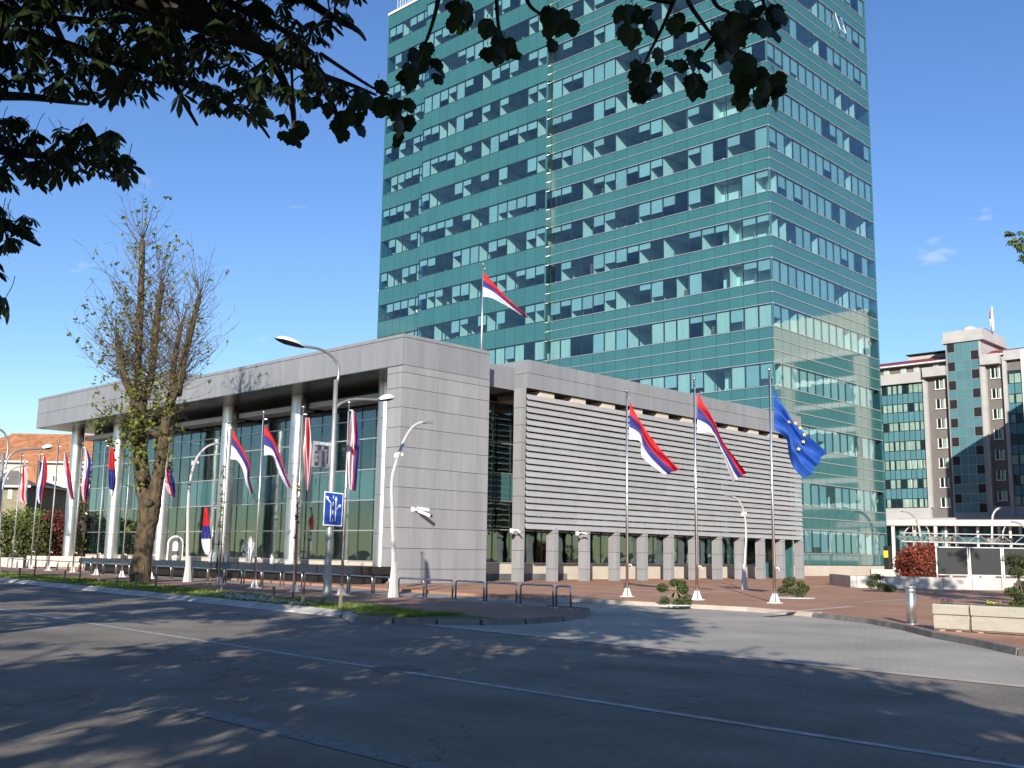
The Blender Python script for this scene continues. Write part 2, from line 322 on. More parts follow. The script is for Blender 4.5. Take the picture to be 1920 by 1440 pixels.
# road kerb, block by block
kb = edgestrip([(kx(112), 112), (kx(22.6), 22.6)], .0, .05, -.02, .03, 'road_kerb', M_conc); kb['kind'] = 'structure'
y = 22.6
while y < 112:
    y1 = y+.98; a, b = kx(y), kx(y1); j = random.uniform(-.008, .008)
    MB().hexa([(a-.34, y, 0), (a+.10, y, 0), (b+.10, y1, 0), (b-.34, y1, 0), (a-.30, y, .035+j), (a+.10, y, .145+j), (b+.10, y1, .145+j), (b-.30, y1, .035+j)]).build('kerb_stone', M_kerb, kb)
    y += 1.0
np_ = [Vector((kx(22.5)-.1, 22.5))]+[Vector(p) for p in nose]+[Vector((24.75, 20.6)), Vector((25.0, 22.4))]
for i in range(len(np_)-1):
    p, q = np_[i], np_[i+1]; t = (q-p).normalized(); nn = Vector((t.y, -t.x)); p = p+t*.012; q = q-t*.012
    MB().hexa([(*(p+nn*.14), 0), (*(q+nn*.14), 0), (*(q-nn*.06), 0), (*(p-nn*.06), 0), (*(p+nn*.10), .132), (*(q+nn*.10), .132), (*(q-nn*.06), .136), (*(p-nn*.06), .136)]).build('kerb_stone', M_kerbd if i > 0 else M_kerb, kb)
# painted lines
def lx(Y): return 9.37+Y*.063
struct('lane_line', MB().face([(lx(-20)-.07, -20, .005), (lx(-20)+.07, -20, .005), (lx(75)+.07, 75, .005), (lx(75)-.07, 75, .005)]), M_paint)
struct('worn_lane_line', MB().face([(5.62, 3.0, .005), (5.9, 3.0, .005), (6.15, 10.3, .005), (5.87, 10.3, .005)]), M_paintold)
struct('gutter_seam', MB().face([(kx(-20)-.16, -20, .009), (kx(-20)+.12, -20, .009), (kx(22.2)+.12, 22.2, .009), (kx(22.2)-.16, 22.2, .009)]), M_strip)
pt = [G(x, y, .006) for x, y in ((690, 1252), (770, 1246), (800, 1256), (720, 1262))]
struct('road_patch', MB().face([(p.x, p.y, .006) for p in pt]), M_asph2)
# pale strips in the brick
sp = MB()
for a, b, w in (((930, 1088), (1220, 1108), .26), ((905, 1098), (1160, 1111), .22), ((1000, 1121.5), (1200, 1115), .2), ((1200, 1117), (1560, 1098.5), .28), ((1440, 1150), (1598, 1137), .3), ((1620, 1128), (1742, 1122.5), .24), ((780, 1101), (905, 1108), .22), ((1150, 1098), (1500, 1092), .22)):
    p, q = G(*a, .126), G(*b, .126); t = (q-p).normalized(); n = Vector((-t.y, t.x, 0))*w/2
    sp.face([p-n, q-n, q+n, p+n])
struct('paving_strip', sp, M_strip)
# grass verge
gu = [(-60, 1069), (0, 1073), (120, 1081), (240, 1091), (300, 1097), (400, 1107), (500, 1115), (600, 1129), (700, 1134), (800, 1147), (880, 1153), (945, 1160)]
gl = [(930, 1161), (840, 1160.5), (740, 1158.5), (672, 1154)]
gpoly = [G(x, y, .13) for x, y in gu] + [G(x, y, .13) for x, y in gl]
gpoly = [(p.x, p.y) for p in gpoly] + [(kx(y)+.12, y) for y in (23.2, 30, 40, 50, 60, 75, 92)]
turf = MB().prism(gpoly, .118, .128).build('turf', M_soil); turf['kind'] = 'structure'
def inpoly(x, y, P):
    c = False; n = len(P); j = n-1
    for i in range(n):
        if (P[i][1] > y) != (P[j][1] > y) and x < (P[j][0]-P[i][0])*(y-P[i][1])/(P[j][1]-P[i][1])+P[i][0]: c = not c
        j = i
    return c
M_grass = mat('grass_blades', (.14, .23, .025), .7, col2=(.28, .36, .05), var=.4, vscale=1.5, trans=.25)
M_daisy = mat('daisy_white', (.8, .8, .72), .7)
gb = MB(); fl = MB(); xs = [p[0] for p in gpoly]; n = 0
while n < 24000:
    yy = 20+90*random.random()**2.1; xx = random.uniform(kx(yy), kx(yy)+4.8)
    if not inpoly(xx, yy, gpoly): 
        n += .2; continue
    n += 1
    a = random.uniform(0, 6.28); h = random.uniform(.03, .10); w = .010+.010*(yy > 35); dx, dy = math.cos(a), math.sin(a); lx_, ly_ = random.gauss(0, .03), random.gauss(0, .03)
    gb.face([(xx-dx*w, yy-dy*w, .126), (xx+dx*w, yy+dy*w, .126), (xx+lx_, yy+ly_, .126+h)])
grass = gb.build('grass', M_grass, None); grass['kind'] = 'stuff'; grass['label'] = 'short green grass of the verge along the road kerb'; grass['category'] = 'grass'
for _ in range(900):
    px = random.triangular(400, 600, 455); py = 1107+(px-400)*.125+random.gauss(6, 5); p = G(px, py, .2)
    if inpoly(p.x, p.y, gpoly): fl.lathe([(.004, 0), (.028, .012), (.004, .018)], (p.x, p.y, .17+random.uniform(0, .05)), 5)
fo = fl.build('daisies', M_daisy); fo['kind'] = 'stuff'; fo['label'] = 'white daisies scattered over the grass verge'; fo['category'] = 'flowers'
# ================================================================ OFFICE TOWER
def roofline(px):
    if px < 760: return 625+(760-px)*.21
    if px < 918: return 625+(px-760)*.215
    if px < 987: return 690-(px-918)*.2
    if px < 1505: return 676+(px-987)*.206
    return 9999
XT, YT = 84.45, 48.0
tower = thing('office_tower', (95, 77, 0), 'tall teal glass office tower rising behind the low grey hall', 'office tower')
HEADS = [4.38, 8.72, 14.15, 19.51] + [25.06+4.355*k for k in range(12)]
ROOF = 75.3; WH = 2.2
# section: (axis along which it runs, plane coordinate, start, module count, module width, split spandrels)
SECT = [('Y', XT, YT+.03, 18, 1.54, True), ('Y', XT-.8, 75.78, 14, 1.537, False), ('Y', XT, 97.34, 6, 1.45, False), ('X', YT, XT+.03, 14, 1.573, True)]
def fbox(mb, ax, pl, a0, a1, d0, d1, z0, z1, mi=0):     # box on a facade: a along, d depth behind the plane
    if ax == 'Y': mb.box(pl+d0, a0, z0, pl+d1, a1, z1, mi)
    else: mb.box(a0, pl+d0, z0, a1, pl+d1, z1, mi)
def fpos(ax, pl, a, d, z): return (pl+d, a, z) if ax == 'Y' else (a, pl+d, z)
def vis(P, w, h, ax):
    x, y, d = pj(P)
    if d < 1 or x < -20 or x > 1940 or y < -20 or y > roofline(x)+8: return 0
    c = abs(Vector(P).normalized().x if ax == 'Y' else Vector(P).normalized().y)
    return w*h*c/d**2
wins, spans = [], []
vm, hmL, hmD = MB(), MB(), MB()
for si, (ax, pl, a0, n, w, split) in enumerate(SECT):
    for k in range(n+1):
        fbox(vm, ax, pl, a0+k*w-.03, a0+k*w+.03, .03, .16, .9, ROOF-.35)
    for fi, h in enumerate(HEADS):
        top = HEADS[fi+1]-WH if fi+1 < len(HEADS) else ROOF-.2
        gap = top-h; rows = max(1, round(gap/1.1)) if split else (1 if gap < 2.6 else 2)
        hm = hmL if split else hmD
        for z in [h-WH, h]+[h+gap*r/rows for r in range(1, rows)]:
            fbox(hm, ax, pl, a0, a0+n*w, -.05 if split else .0, .02, z-.035, z+.035)
        for k in range(n):
            c = a0+(k+.5)*w
            P = fpos(ax, pl, c, 0, h-WH/2); wins.append((vis(P, w, WH, ax), si, k, fi, h))
            for r in range(rows):
                z0, z1 = h+gap*r/rows, h+gap*(r+1)/rows
                P = fpos(ax, pl, c, 0, (z0+z1)/2); spans.append((vis(P, w, z1-z0, ax), si, k, z0, z1))
    for k in range(n):     # band below the lowest windows
        z0, z1 = 1.1, HEADS[0]-WH; P = fpos(ax, pl, a0+(k+.5)*w, 0, 1.6); spans.append((vis(P, w, z1-z0, ax), si, k, z0, z1))
wins.sort(key=lambda t: -t[0]); spans.sort(key=lambda t: -t[0])
rng = random.Random(5)
cache = {}
def boxmesh(key, dims, m):
    k = (key, tuple(round(d, 3) for d in dims))
    if k not in cache:
        a, b, c = dims; cache[k] = MB().box(-a/2, -b/2, -c/2, a/2, b/2, c/2).mesh(key, m)
    return cache[k]
rest_w, rest_b, rest_s, rest_c = MB(), MB(), MB(), MB()
for i, (v, si, k, fi, h) in enumerate(wins):
    ax, pl, a0, n, w, split = SECT[si]; c = a0+(k+.5)*w
    zc = h-WH/2; t = rng.random(); low = fi <= 4
    if si == 3: drop = 1.0 if t < .42 else (rng.uniform(.5, .75) if t < .6 else 0)
    elif si == 2: drop = rng.uniform(.35, .6) if t < .8 else 0
    else: drop = 0 if t < .36 else (rng.uniform(.3, .5) if t < .62 else (rng.uniform(.55, .75) if t < .84 else 1.0))
    if fi < len(HEADS)-1 and si < 2: drop = {0: drop, 1: drop, 2: max(drop, .3), 3: 0}.get((k//2+fi*2) % 4, drop)
    curtain = low and rng.random() < .55
    dims = (.03, w-.08, WH-.1) if ax == 'Y' else (w-.08, .03, WH-.1)
    hb = (WH-.14)*(1 if curtain else drop)
    bd = (.02, w-.12, hb) if ax == 'Y' else (w-.12, .02, hb)
    bm = M_curt if curtain else M_blind
    wpos = fpos(ax, pl, c, .045, zc); bpos = fpos(ax, pl, c, .17, h-.06-hb/2)
    if i < 300 and v > 0:
        o = link('window', boxmesh('window', dims, G_win), tower, wpos)
        if hb > .1: link('curtain' if curtain else 'blind', boxmesh('curtain' if curtain else 'blind', (bd[0], bd[1], round(hb*5)/5 or .2), bm), o, bpos)
    else:
        x, y, z = wpos; rest_w.box(x-dims[0]/2, y-dims[1]/2, z-dims[2]/2, x+dims[0]/2, y+dims[1]/2, z+dims[2]/2)
        if hb > .1:
            x, y, z = bpos; (rest_c if curtain else rest_b).box(x-bd[0]/2, y-bd[1]/2, z-hb/2, x+bd[0]/2, y+bd[1]/2, z+hb/2)
stuff(rest_w.build('far_windows', G_win, tower)); stuff(rest_b.build('far_blinds', M_blind, tower)); stuff(rest_c.build('far_curtains', M_curt, tower))
for i, (v, si, k, z0, z1) in enumerate(spans):
    ax, pl, a0, n, w, split = SECT[si]; c = a0+(k+.5)*w; hh = z1-z0-.06
    dims = (.07, w-.05, hh) if ax == 'Y' else (w-.05, .07, hh)
    p = fpos(ax, pl, c, .055, (z0+z1)/2)
    if i < 300 and v > 0: link('spandrel_panel', boxmesh('spandrel_panel', dims, M_span), tower, p)
    else: rest_s.box(p[0]-dims[0]/2, p[1]-dims[1]/2, p[2]-hh/2, p[0]+dims[0]/2, p[1]+dims[1]/2, p[2]+hh/2)
# the return of the projecting bay, floor by floor, and corner posts
for fi, h in enumerate(HEADS):
    top = HEADS[fi+1]-WH if fi+1 < len(HEADS) else ROOF-.2
    rest_s.box(XT-.74, 75.74, h+.04, XT-.02, 75.80, top-.04)
    hmD.box(XT-.8, 75.70, h-.04, XT, 75.74, h+.04); hmD.box(XT-.8, 75.70, h-WH-.04, XT, 75.74, h-WH+.04)
stuff(rest_s.build('far_spandrel_panels', M_span, tower))
rw = MB()
for h in HEADS: rw.box(XT-.72, 75.75, h-WH+.05, XT-.04, 75.78, h-.05)
stuff(rw.build('corner_windows', G_win, tower))
cp = MB()
for x, y in ((XT, YT), (XT-.8, 75.72), (XT, 106.04), (106.48, YT)): cp.box(x-.02, y-.02, .9, x+.13, y+.13, ROOF-.3)
stuff(cp.build('corner_post', M_span2, tower))
stuff(vm.build('vertical_mullions', M_dark, tower)); stuff(hmL.build('sill_rails', M_alu, tower)); stuff(hmD.build('dark_rails', M_dark, tower))
# floors, partitions, furniture behind the glass
sl, pt_, bk, cab = MB(), MB(), MB(), MB()
zs = [(0.2, HEADS[0]-WH-.04)]+[(HEADS[i]+.06, HEADS[i+1]-WH-.04) for i in range(len(HEADS)-1)]+[(HEADS[-1]+.06, ROOF-.4)]
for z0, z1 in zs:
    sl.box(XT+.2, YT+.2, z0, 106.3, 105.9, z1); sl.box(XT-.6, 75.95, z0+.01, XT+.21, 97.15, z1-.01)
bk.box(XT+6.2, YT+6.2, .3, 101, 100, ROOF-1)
for fi, h in enumerate(HEADS):
    for si, (ax, pl, a0, n, w, split) in enumerate(SECT):
        k = rng.randint(0, 1)
        while k < n:
            a = a0+k*w+rng.uniform(-.05, .05)
            if k > 0: fbox(pt_, ax, pl, a+.02, a+.14, .22, 6.3, h-WH-.05, h+.08)
            if rng.random() < .16: fbox(cab, ax, pl, a+.35, a+w*.75, 1.0, 1.5, h-WH-.05, h-WH+rng.uniform(.9, 1.7))
            if rng.random() < .4:
                for _ in range(rng.randint(1, 3)):
                    b = a+rng.uniform(.2, 2.4); fbox(pt_, ax, pl, b, b+rng.uniform(.12, .35), .25, .45, h-WH-.02, h-WH+rng.uniform(.1, .3))
            k += rng.choice((1, 2, 3, 3, 4)) if si < 2 else rng.choice((1, 2, 2, 3, 4))
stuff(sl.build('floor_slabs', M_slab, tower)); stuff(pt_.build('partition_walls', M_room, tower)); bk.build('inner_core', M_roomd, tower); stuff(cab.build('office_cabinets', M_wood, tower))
MB().box(XT-.1, YT-.1, .12, 106.55, 106.1, 1.06).box(XT-.9, 75.68, .12, XT-.09, 97.36, 1.05).build('plinth', M_cream, tower)
cap = MB().box(XT-.12, YT-.12, ROOF-.35, 106.6, 106.2, ROOF-.02).box(XT-.95, 75.6, ROOF-.34, XT-.11, 97.5, ROOF-.03); cap.build('roof_cap', M_white, tower)
MB().box(106.35, YT+.1, .9, 106.5, 105.95, ROOF-.36).box(XT+.1, 105.9, .9, 106.3, 106.02, ROOF-.36).build('rear_wall', M_span2, tower)
rl = MB()
for k in range(16):
    y = 97+k*.55; rl.tube([(85.2, y, ROOF-.02), (85.2, y, ROOF+2.6)], .03, 5)
for z in (.5, 1.0, 1.5, 2.0, 2.55): rl.tube([(85.2, 97, ROOF+z), (85.2, 105.3, ROOF+z)], .03, 5)
rl.build('roof_railing', M_white, tower)
# the tilted open window high on the right face
ow = onY(1573, 45, 47.9)
MB().obox((ow.x, 47.72, ow.z), (.62, 0, 0), (0, .02, .0), (0, -.28, 1.0)).build('open_window', G_win, tower)
ofr = MB()
for sx in (-.66, .66): ofr.tube([(ow.x+sx, 47.98, ow.z+1.05), (ow.x+sx, 47.45, ow.z-1.0)], .045, 5)
ofr.tube([(ow.x-.66, 47.45, ow.z-1), (ow.x+.66, 47.45, ow.z-1)], .045, 5); ofr.build('open_window_frame', M_white, tower)

# ================================================================ LOW HALL WITH THE PORTICO
hall = thing('assembly_hall', (52, 60, 0), 'low grey clad hall with round steel columns, flat roof and louvred wing', 'hall building')
X0, ZS, ZT, ZT2 = 34.4, 11.30, 12.95, 13.78      # fascia plane, soffit, roof edge, raised roof edge
YE = 87.4; PX1 = 40.68
rngp = random.Random(3)
def panels(parent, name, m, ax, pl, cuts_a, cuts_z, th=.05, sgn=-1, gap=.012):
    for i in range(len(cuts_a)-1):
        for j in range(len(cuts_z)-1):
            a0, a1, z0, z1 = cuts_a[i]+gap/2, cuts_a[i+1]-gap/2, cuts_z[j]+gap, cuts_z[j+1]-gap
            dims = (th, a1-a0, z1-z0) if ax == 'Y' else (a1-a0, th, z1-z0)
            d = sgn*th/2+rngp.uniform(-.003, .003)
            link(name, boxmesh(name, dims, m), parent, fpos(ax, pl, (a0+a1)/2, d, (z0+z1)/2))
def rangef(a, b, step):
    n = max(1, round((b-a)/step)); return [a+(b-a)*i/n for i in range(n+1)]
# roof slab of the portico
roof = MB().box(X0+.01, 41.02, ZS+.03, PX1-.02, 45.2, ZT-.1).box(X0+.01, 45.2, ZS+.031, 60, 66.0, ZT-.101).box(X0+.01, 66.0, ZS+.03, 60, YE-.02, ZT2-.1).build('roof', M_joint, hall)
ys = [41.0, 41.42]+[43.12+1.43*k for k in range(16)]+[66.0]
panels(roof, 'fascia_panel', M_clad, 'Y', X0, ys, [ZS, ZT-.2])
panels(roof, 'roof_edging', M_clad, 'Y', X0, [41.0, 49, 57.5, 66.0], [ZT-.2, ZT], .07)
panels(roof, 'fascia_panel', M_clad, 'Y', X0, rangef(66.0, YE, 1.5), [ZS, 12.45, ZT2-.2])
panels(roof, 'roof_edging', M_clad, 'Y', X0, [66.0, 73, 80, YE], [ZT2-.2, ZT2], .07)
panels(roof, 'fascia_panel', M_clad, 'X', YE, rangef(X0, 46, 1.5), [ZS, 12.45, ZT2-.2], sgn=1)
panels(roof, 'fascia_panel', M_clad, 'X', 66.0, rangef(X0, 44, 1.5), [ZT, ZT2])
MB().box(X0-.04, 41.0, ZS-.03, 39.3, YE, ZS+.025).build('soffit', M_soffit, hall)
MB().box(X0, 65.95, ZT-.02, 60, YE, ZT2-.05).build('raised_roof', M_clad, hall)
# pier wall
pier = MB().box(X0+.01, 41.02, .12, PX1-.01, 42.2, ZS-.05).build('pier_wall', M_joint, hall)
zj = [.12, .86, 1.9, 2.94, 3.96, 4.98, 6.01, 7.04, 8.06, 9.09, 10.1, 10.9, ZS]
xj = [X0, 35.37, 36.85, 38.37, 39.85, PX1]
panels(pier, 'cladding_panel', M_pier, 'X', 41.0, xj, zj)
panels(pier, 'cladding_panel', M_clad, 'X', 41.0, xj, [ZS, ZT-.2]); panels(pier, 'roof_edging', M_clad, 'X', 41.0, [X0-.05, 37.5, PX1], [ZT-.2, ZT], .07)
panels(pier, 'cladding_panel', M_pier, 'Y', X0, [41.0, 42.2], zj[:-1]+[ZS-.04])
panels(pier, 'cladding_panel', M_clad, 'Y', PX1, [41.0, 44.9], zj+[ZT-.2], sgn=1)
# columns, drum by drum
for cy in (45.9, 54.5, 62.6, 71.1, 78.7, 86.3):
    cb = MB().lathe([(.44, .12), (.44, ZS-.02)], (37.4, cy, 0), 20).build('column', M_joint, hall, True)
    zz = [.12, .55]+[.55+2.15*k for k in range(1, 6)]; zz[-1] = ZS
    for a, b in zip(zz[:-1], zz[1:]):
        MB().lathe([(.505, a+.008), (.505, b-.008)], (37.4, cy, 0), 32, cap=False).build('column_drum', M_steel, cb, True)
# glass front behind the columns
XG = 39.2
front = MB().box(XG-.02, 42.2, .12, XG+.25, YE-.1, 1.12).build('front_plinth', M_cream, hall)
fg = MB().box(XG+.06, 42.2, 10.7, XG+.25, YE-.1, ZS).build('glass_front', M_dark, hall)
rows = [1.15, 2.95, 4.75, 6.58, 8.44, 9.6, 10.7]
cols = rangef(42.25, YE-.1, 1.37); mul = MB()
for j in range(len(rows)-1):
    for i in range(len(cols)-1):
        sp_ = j == 2
        link('teal_panel' if sp_ else 'pane', boxmesh('teal_panel' if sp_ else 'pane', (.04, cols[i+1]-cols[i]-.07, rows[j+1]-rows[j]-.07), M_span2 if sp_ else G_lobby), fg, (XG+.04+rngp.uniform(-.004, .004), (cols[i]+cols[i+1])/2, (rows[j]+rows[j+1])/2))
for c in cols: mul.box(XG+.0, c-.03, 1.12, XG+.09, c+.03, 10.7)
stuff(mul.build('mullion', M_dark, fg)); tr = MB()
for z in rows: tr.box(XG-.03, 42.25, z-.035, XG+.02, YE-.1, z+.035)
stuff(tr.build('transom', M_alu, fg))
# ledge between the columns; its white stands in for sunlight on it
for a, b in ((46.45, 53.95), (55.05, 62.05), (63.15, 70.55), (71.65, 78.15), (79.25, 85.75)):
    MB().box(37.75, a, 10.48, 38.95, b, 10.80).build('ledge', M_white, hall)
# lobby inside: floor, back wall, ceiling bands, counters
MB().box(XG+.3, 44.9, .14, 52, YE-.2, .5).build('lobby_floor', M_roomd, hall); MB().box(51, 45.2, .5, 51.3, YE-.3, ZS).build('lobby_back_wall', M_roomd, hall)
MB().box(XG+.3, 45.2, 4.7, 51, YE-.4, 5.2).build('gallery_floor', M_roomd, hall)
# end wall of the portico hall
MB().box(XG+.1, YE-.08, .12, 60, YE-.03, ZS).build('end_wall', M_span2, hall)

# ---------------- louvred wing
LX0, LX1, LY, LZ0, LZ1 = 44.1, 76.4, 41.2, 11.0, 13.0
YG = 45.0
wing = MB().box(LX0+.01, LY+.01, 11.32, LX1-.01, 62, LZ1-.1).build('wing_roof', M_joint, hall)
xw = [LX0, 44.35]+[45.47+1.515*k for k in range(20)]+[LX1]
panels(wing, 'fascia_panel', M_clad, 'X', LY, xw, [11.3, 12.2, LZ1])
panels(wing, 'fascia_panel', M_clad, 'Y', LX0, [LY, 41.65]+[43.3+1.5*k for k in range(5)], [11.3, 12.2, LZ1])
panels(wing, 'fascia_panel', M_clad, 'Y', LX1, rangef(LY, 47.2, 1.5), [11.3, 12.2, LZ1], sgn=1)
# pillars
pxs = [43.58+2.94*k for k in range(12)]
for i, x in enumerate(pxs):
    w = .38; y1 = LY+.62; zt = 11.28 if i == 0 else 3.2
    ped = MB().box(x+.02, LY+.02, .12, x+w-.02, y1, zt).build('pillar', M_joint, hall)
    zc = [.12, .86, 1.9, 2.94, 3.2] if i else [.12, .86, 1.9, 2.94, 3.96, 4.98, 6.01, 7.04, 8.06, 9.09, 10.1, 11.28]
    panels(ped, 'cladding_panel', M_pier, 'X', LY+.05, [x, x+w], zc, .06); panels(ped, 'cladding_panel', M_pier, 'Y', x+.05, [LY, LY+.62], zc, .06)
    panels(ped, 'cladding_panel', M_pier, 'Y', x+w-.05, [LY, LY+.62], zc, .06, 1)
# slats, in segments
screen = MB().box(LX0+.2, LY+.62, 3.0, LX0+.3, LY+.7, 11.2)
for x in [LX0+1.52*k for k in range(1, 22)]: screen.box(x-.04, LY+.60, 3.0, x+.04, LY+.7, 11.2)
screen = screen.build('louver_screen', M_dark, hall)
seg = rangef(44.15, LX1, 4.6); NS = 21; pitch = (11.0-3.1)/NS
smesh = {}
for j in range(NS):
    z = 3.1+pitch*(j+.5)
    for i in range(len(seg)-1):
        Ls = round(seg[i+1]-seg[i]-.03, 3)
        if Ls not in smesh:
            # blade section: inner upper edge to outer lower edge, rounded nose
            prof = [(.19, .155), (.165, .17), (.07, .01), (.0, -.14), (.02, -.155), (.05, -.135), (.12, -.01)]
            mb = MB(); n = len(prof)
            mb.v = [(-Ls/2, a, b) for a, b in prof]+[(Ls/2, a, b) for a, b in prof]
            mb.f = [tuple(range(n)), tuple(reversed(range(n, 2*n)))]+[(k, n+k, n+(k+1) % n, (k+1) % n) for k in range(n)]; mb.m = [0]*len(mb.f)
            smesh[Ls] = mb.mesh('slat', M_slat)
        o = link('slat', smesh[Ls], screen, ((seg[i]+seg[i+1])/2, LY+.02, z)); o.rotation_euler = (rngp.uniform(-.03, .03), 0, 0)
    MB().lathe([(.02, -.05), (.10, 0), (.02, .05)], (LX0-.02, LY+.2, z), 8).build('slat_bracket', M_white, screen)
# top beams seen through the open upper rows
for k in range(11):
    x = LX0+1.2+2.94*k; MB().box(x, LY+.15, 10.95, x+1.3, YG-.1, 11.28).build('ceiling_beam', M_cream, hall)
# glass behind the pillars and in the recess beside the pier
MB().box(PX1+.02, YG, .12, LX1, YG+.25, 1.10).build('wing_plinth', M_cream, hall)
wg = MB().box(PX1+.02, YG+.06, 10.95, LX1, YG+.2, 11.3).build('wing_glass', M_dark, hall)
wr = [1.15, 3.15, 4.9, 6.6, 8.44, 10.95]; wc = rangef(PX1+.05, LX1, 1.47); mu = MB(); tw = MB()
for j in range(len(wr)-1):
    for i in range(len(wc)-1):
        sp_ = j == 2
        link('teal_panel' if sp_ else 'pane', boxmesh('teal_panel' if sp_ else 'pane', (wc[i+1]-wc[i]-.07, .04, wr[j+1]-wr[j]-.07), M_span2 if sp_ else G_lobby), wg, ((wc[i]+wc[i+1])/2, YG+.04+rngp.uniform(-.004, .004), (wr[j]+wr[j+1])/2))
for c in wc: mu.box(c-.03, YG, 1.1, c+.03, YG+.09, 10.95)
for z in wr: tw.box(PX1+.05, YG-.03, z-.03, LX1, YG+.02, z+.03)
stuff(mu.build('mullion', M_dark, wg)); stuff(tw.build('transom', M_alu, wg))
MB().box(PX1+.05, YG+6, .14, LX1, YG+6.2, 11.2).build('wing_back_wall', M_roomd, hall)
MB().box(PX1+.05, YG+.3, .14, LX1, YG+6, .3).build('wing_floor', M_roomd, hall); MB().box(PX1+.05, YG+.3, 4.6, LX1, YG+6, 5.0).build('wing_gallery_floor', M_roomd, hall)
MB().box(PX1+.02, 42.2, 11.25, LX0, 62, 12.6).build('link_roof', M_clad, hall)
wt = MB()
for k in range(13):
    x = pxs[0]+2.94*k-.9; wt.box(x, YG+1.0, .3, x+.5, YG+1.5, 4.5)
stuff(wt.build('inner_pillar', M_room, hall))
MB().box(LX1-.3, LY+.9, .12, LX1-.1, 47, 11.3).build('wing_end_wall', M_span2, hall)
# ================================================================ STREET FURNITURE
FH = Vector((math.cos(YAW), math.sin(YAW), 0))
def hz(P, py):
    lo, hi = -5., 120.
    for _ in range(40):
        m = (lo+hi)/2
        if pj((P[0], P[1], m))[1] > py: lo = m
        else: hi = m
    return lo
def onPlane(x, y, P):        # vertical plane through P square to the view
    d = ray(x, y); return Vector((0, 0, EYE)) + d*(Vector((P[0], P[1], 0)).dot(FH)/d.dot(FH))
def smooth(pts, n=6):
    pts = [Vector(p) for p in pts]; out = []
    for i in range(len(pts)-1):
        p0, p1, p2, p3 = pts[max(i-1, 0)], pts[i], pts[i+1], pts[min(i+2, len(pts)-1)]
        for k in range(n):
            t = k/n; out.append(.5*((2*p1)+(p2-p0)*t+(2*p0-5*p1+4*p2-p3)*t*t+(3*p1-p0-3*p2+p3)*t**3))
    return out+[pts[-1]]
def sample(poly, u):         # along a polyline by arc length
    L_ = [0]
    for a, b in zip(poly[:-1], poly[1:]): L_.append(L_[-1]+math.dist(a, b))
    s = u*L_[-1]
    for i in range(len(poly)-1):
        if s <= L_[i+1] or i == len(poly)-2:
            t = (s-L_[i])/max(1e-6, L_[i+1]-L_[i]); return (poly[i][0]+(poly[i+1][0]-poly[i][0])*t, poly[i][1]+(poly[i+1][1]-poly[i][1])*t)
def flag(name, label, P, top, bot, mats, bands, across=True, fold=.10, ph=0., group=None, nu=26, nv=15, waves=2.4):
    tp = [(p.x, p.y) for p in smooth([(a, b, 0) for a, b in top], 5)]; bt = [(p.x, p.y) for p in smooth([(a, b, 0) for a, b in bot], 5)]
    mb = MB(); org = onPlane(*top[0], P)
    for i in range(nu+1):
        u = i/nu; a, b = sample(tp, u), sample(bt, u)
        for j in range(nv+1):
            v = j/nv; q = onPlane(a[0]+(b[0]-a[0])*v, a[1]+(b[1]-a[1])*v, P)
            d = 1.5*fold*min(1, u*4+.1)*(math.sin(6.28*(waves*v+.55*u)+ph)+.5*math.sin(6.28*(waves*1.9*v-.9*u)+ph*2))
            mb.v.append(tuple(q+FH*d))
    for i in range(nu):
        for j in range(nv):
            t = ((j+.5)/nv) if across else ((i+.5)/nu)
            mi = next(k for k, lim in enumerate(bands) if t <= lim)
            k = i*(nv+1)+j; mb.f.append((k, k+nv+1, k+nv+2, k+1)); mb.m.append(mi)
    vs = mb.v; mb.v = [tuple(Vector(v)-org) for v in vs]
    o = link(name, mb.mesh(name, mats, True), None, org)
    return tag(o, label, 'flag', group), vs
